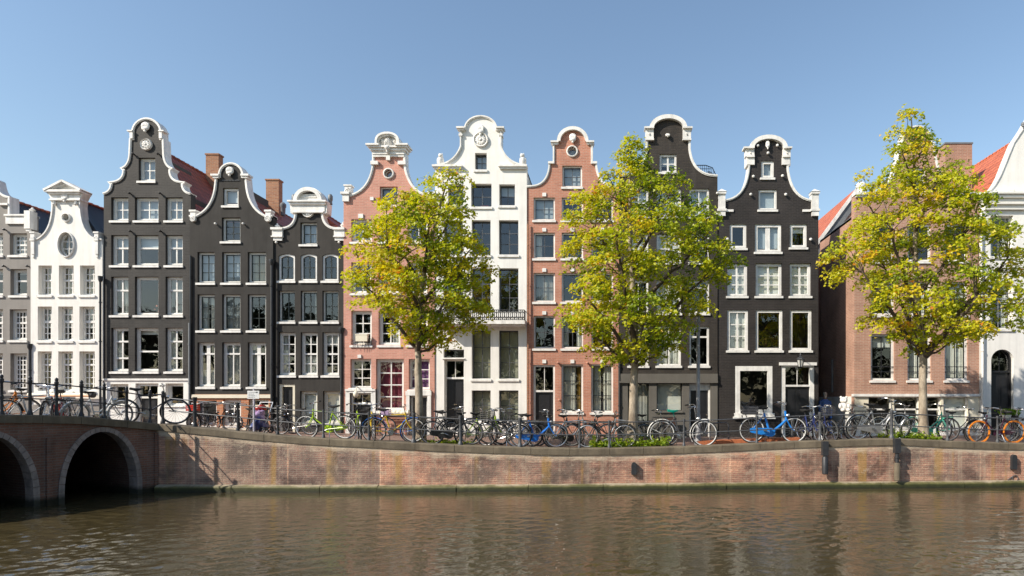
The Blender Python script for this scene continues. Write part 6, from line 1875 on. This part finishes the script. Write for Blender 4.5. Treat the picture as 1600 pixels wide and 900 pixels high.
# continuous body: torso, neck, head as one lofted surface, limbs rooted inside it
def loft(mb, rings, n=14):
    vs = []
    for (x, y, z, rx, ry) in rings:
        for k in range(n): a = 2*PI*k/n; vs.append((x+rx*math.cos(a), y+ry*math.sin(a), z))
    fs = [(i*n+k, i*n+(k+1) % n, (i+1)*n+(k+1) % n, (i+1)*n+k) for i in range(len(rings)-1) for k in range(n)]
    fs += [tuple(range(n-1, -1, -1)), tuple((len(rings)-1)*n+k for k in range(n))]
    mb.add(vs, fs)
loft(mb, [(X, Yp, zp+.80, .15, .11), (X, Yp, zp+.92, .17, .12), (X, Yp, zp+1.08, .145, .105), (X, Yp, zp+1.28, .18, .12), (X, Yp, zp+1.40, .17, .10), (X, Yp, zp+1.46, .07, .065), (X, Yp+.005, zp+1.52, .055, .06), (X, Yp+.02, zp+1.56, .062, .08), (X, Yp+.025, zp+1.63, .076, .097), (X, Yp+.02, zp+1.70, .075, .095), (X, Yp+.015, zp+1.75, .05, .06), (X, Yp+.01, zp+1.765, .01, .01)])
LEGS = [[(X-.085, Yp, zp+.86), (X-.09, Yp+.12, zp+.47), (X-.09, Yp+.04, zp+.09), (X-.09, Yp+.05, zp+.04)], [(X+.085, Yp, zp+.86), (X+.09, Yp-.02, zp+.46), (X+.09, Yp-.24, zp+.12), (X+.09, Yp-.24, zp+.06)]]
for lg in LEGS: mb.tube(lg, [.085, .06, .042, .04], 12)
ARMS = [[(X-.19, Yp, zp+1.38), (X-.25, Yp-.05, zp+1.10), (X-.25, Yp+.09, zp+.86)], [(X+.19, Yp, zp+1.38), (X+.25, Yp-.02, zp+1.10), (X+.25, Yp+.10, zp+.88)]]
for ar in ARMS:
    mb.tube(ar, [.055, .042, .03], 10)
    w_ = Vector(ar[-1]); dr = Vector((0, .35, -.9)).normalized()
    mb.ell(tuple(w_+dr*.05), (.022, .042, .05), 8, 6)
    for k in range(4): mb.tube([w_+dr*.07+Vector((0, (k-1.5)*.018, 0)), w_+dr*(.12+.008*(k % 3))+Vector((0, (k-1.5)*.02+.008, 0)), w_+dr*(.145+.008*(k % 3))+Vector((0, (k-1.5)*.02+.022, 0))], .0085, 6)
    mb.tube([w_+dr*.03+Vector((0, .03, 0)), w_+dr*.08+Vector((0, .055, 0))], .01, 6)
mb.ell((X, Yp+.118, zp+1.63), (.012, .018, .02), 8, 5)
for s_ in (-1, 1): mb.ell((X+.078*s_, Yp+.01, zp+1.635), (.012, .02, .03), 8, 5)
mb.build('body', M['skin'], pe, True)
mb = MB(); loft(mb, [(X, Yp, zp+.78, .21, .16), (X, Yp, zp+.95, .20, .15), (X, Yp, zp+1.10, .185, .14), (X, Yp, zp+1.28, .215, .15), (X, Yp, zp+1.41, .19, .12), (X, Yp, zp+1.47, .09, .085)])
for ar in ARMS: mb.tube([ar[0], ar[1], Vector(ar[1]).lerp(Vector(ar[2]), .92)], [.082, .066, .052], 12)
mb.build('jacket', M['cloth_blue'], pe, True)
mb = MB(); loft(mb, [(X, Yp, zp+.72, .17, .13), (X, Yp, zp+.92, .18, .13)])
for lg in LEGS: mb.tube(lg[:3], [.105, .08, .062], 12)
mb.build('trousers', M['cloth_navy'], pe, True)
for lg in LEGS:
    p_ = Vector(lg[-1]); mb = MB(); mb.ell((p_.x, p_.y+.06, p_.z-.0), (.05, .13, .05), 10, 6); mb.build('shoe', M['rubber'], pe, True)
mb = MB(); mb.ell((X, Yp-.005, zp+1.68), (.09, .105, .105), 14, 8); mb.ell((X, Yp-.055, zp+1.58), (.07, .045, .08), 12, 7); mb.build('hair', M['greyhair'], pe, True)
# small step under the person
mb = MB(); mb.box(wx(1281, 26.2), wx(1330, 26.4), 25.6, 30, 1.0, 1.218); tag(mb.build('alley_step', M['stone']), 'low grey stone step in the dark alley', 'step')
Yq = 25.9; Xq = wx(1298, Yq)
t = thing('bollard', 'blue post with a white cap in the dark alley', 'bollard', (Xq, Yq, 1.22))
mb = MB(); mb.lathe([(.055, -.01), (.055, 1.05)], (Xq, Yq, 1.22), 12); mb.build('post', paint('bollard_blue', (.02, .12, .5), .5), t, True)
mb = MB(); mb.lathe([(.06, 1.052), (.06, 1.12), (.03, 1.16)], (Xq, Yq, 1.22), 12); mb.build('cap', M['b_white'], t, True)

# flowers and things on the sills
def vase(label, px, py, Yd, cols, seed, vm='b_white', spread=.11):
    Y = YH+Yd; X = hx(px); z = hz(py); t = thing('flower_vase', label, 'vase', (X, Y, z), 0, 'flowers in the windows')
    mb = MB(); mb.lathe([(.035, 0), (.055, .06), (.05, .14), (.03, .18), (.035, .2)], (X, Y, z), 12); mb.build('vase', M[vm], t, True)
    rnd = random.Random(seed)
    mb = MB()
    for k in range(22): mb.ell((X+rnd.gauss(0, spread), Y+rnd.gauss(0, .04), z+.32+rnd.gauss(0, spread)), (.04, .03, .035), 7, 5)
    mb.build('blossoms', M[cols], t, True)
    mb = MB()
    for k in range(10): mb.tube([(X, Y, z+.15), (X+rnd.gauss(0, spread), Y+rnd.gauss(0, .03), z+.32+rnd.gauss(0, .08))], .006, 4)
    mb.build('stems', M['bushstem'], t)
M['bushstem'] = plain('stem_green', (.05, .10, .02), .7, .2); paint('petal_coral', (.62, .20, .12), .8); paint('petal_white', (.7, .68, .62), .8)
vase('vase of coral flowers in the middle third-row window of the tall charcoal house', 240, 491, .40, 'petal_coral', 5)
vase('white orchid in the right balcony window of the wide white house', 800, 486, .5, 'petal_white', 6, spread=.09)
mb = MB(); X0, X1 = hx(746), hx(762); mb.prism([(X0, hz(323)), (X1, hz(323)), (X1-.06, hz(316)), (X0+.06, hz(316))], OWLG.Y+.42, OWLG.Y+.6)
tag(mb.build('red_cushion', M['b_red']), 'red cushion on the sill behind the middle top window of the wide white house', 'cushion')
# ------------------------------------------------------------------ light, camera
sun_az = Vector((-1.6, -1.0, 1.4)).normalized()           # towards the sun: left, in front of the houses
sd = bpy.data.lights.new('sun', 'SUN'); sd.energy = 5.0; sd.angle = R(.53); sd.color = (1, .915, .79)
so = bpy.data.objects.new('sun', sd); COL.objects.link(so)
so.rotation_euler = (-sun_az).to_track_quat('-Z', 'Y').to_euler()
w = bpy.data.worlds.new('World'); sc.world = w; w.use_nodes = True
nt = w.node_tree; bg = nt.nodes['Background']
sky = nt.nodes.new('ShaderNodeTexSky'); sky.sky_type = 'NISHITA'; sky.sun_disc = False
sky.sun_elevation = math.asin(sun_az.z); sky.sun_rotation = math.atan2(sun_az.x, sun_az.y)
sky.air_density = 1.35; sky.dust_density = .6; sky.ozone_density = 2.0; sky.altitude = 0
nt.links.new(sky.outputs[0], bg.inputs[0]); bg.inputs[1].default_value = .13
cd = bpy.data.cameras.new('camera'); cam = bpy.data.objects.new('camera', cd); COL.objects.link(cam)
cam.location = (0, 0, EYE); cam.rotation_euler = (R(90), 0, 0)
cd.sensor_width = 36; cd.lens = F/1600*36
cd.shift_x = -(CX-800)/1600; cd.shift_y = (HY-450)/1600
cd.clip_start = .1; cd.clip_end = 2000
sc.camera = cam
sc.view_settings.view_transform = 'Standard'; sc.view_settings.look = 'None'; sc.view_settings.gamma = 1
sc.view_settings.exposure = 0.42
sc.render.engine = 'CYCLES'
sc.cycles.max_bounces = 8; sc.cycles.transparent_max_bounces = 16
sc.cycles.use_denoising = True
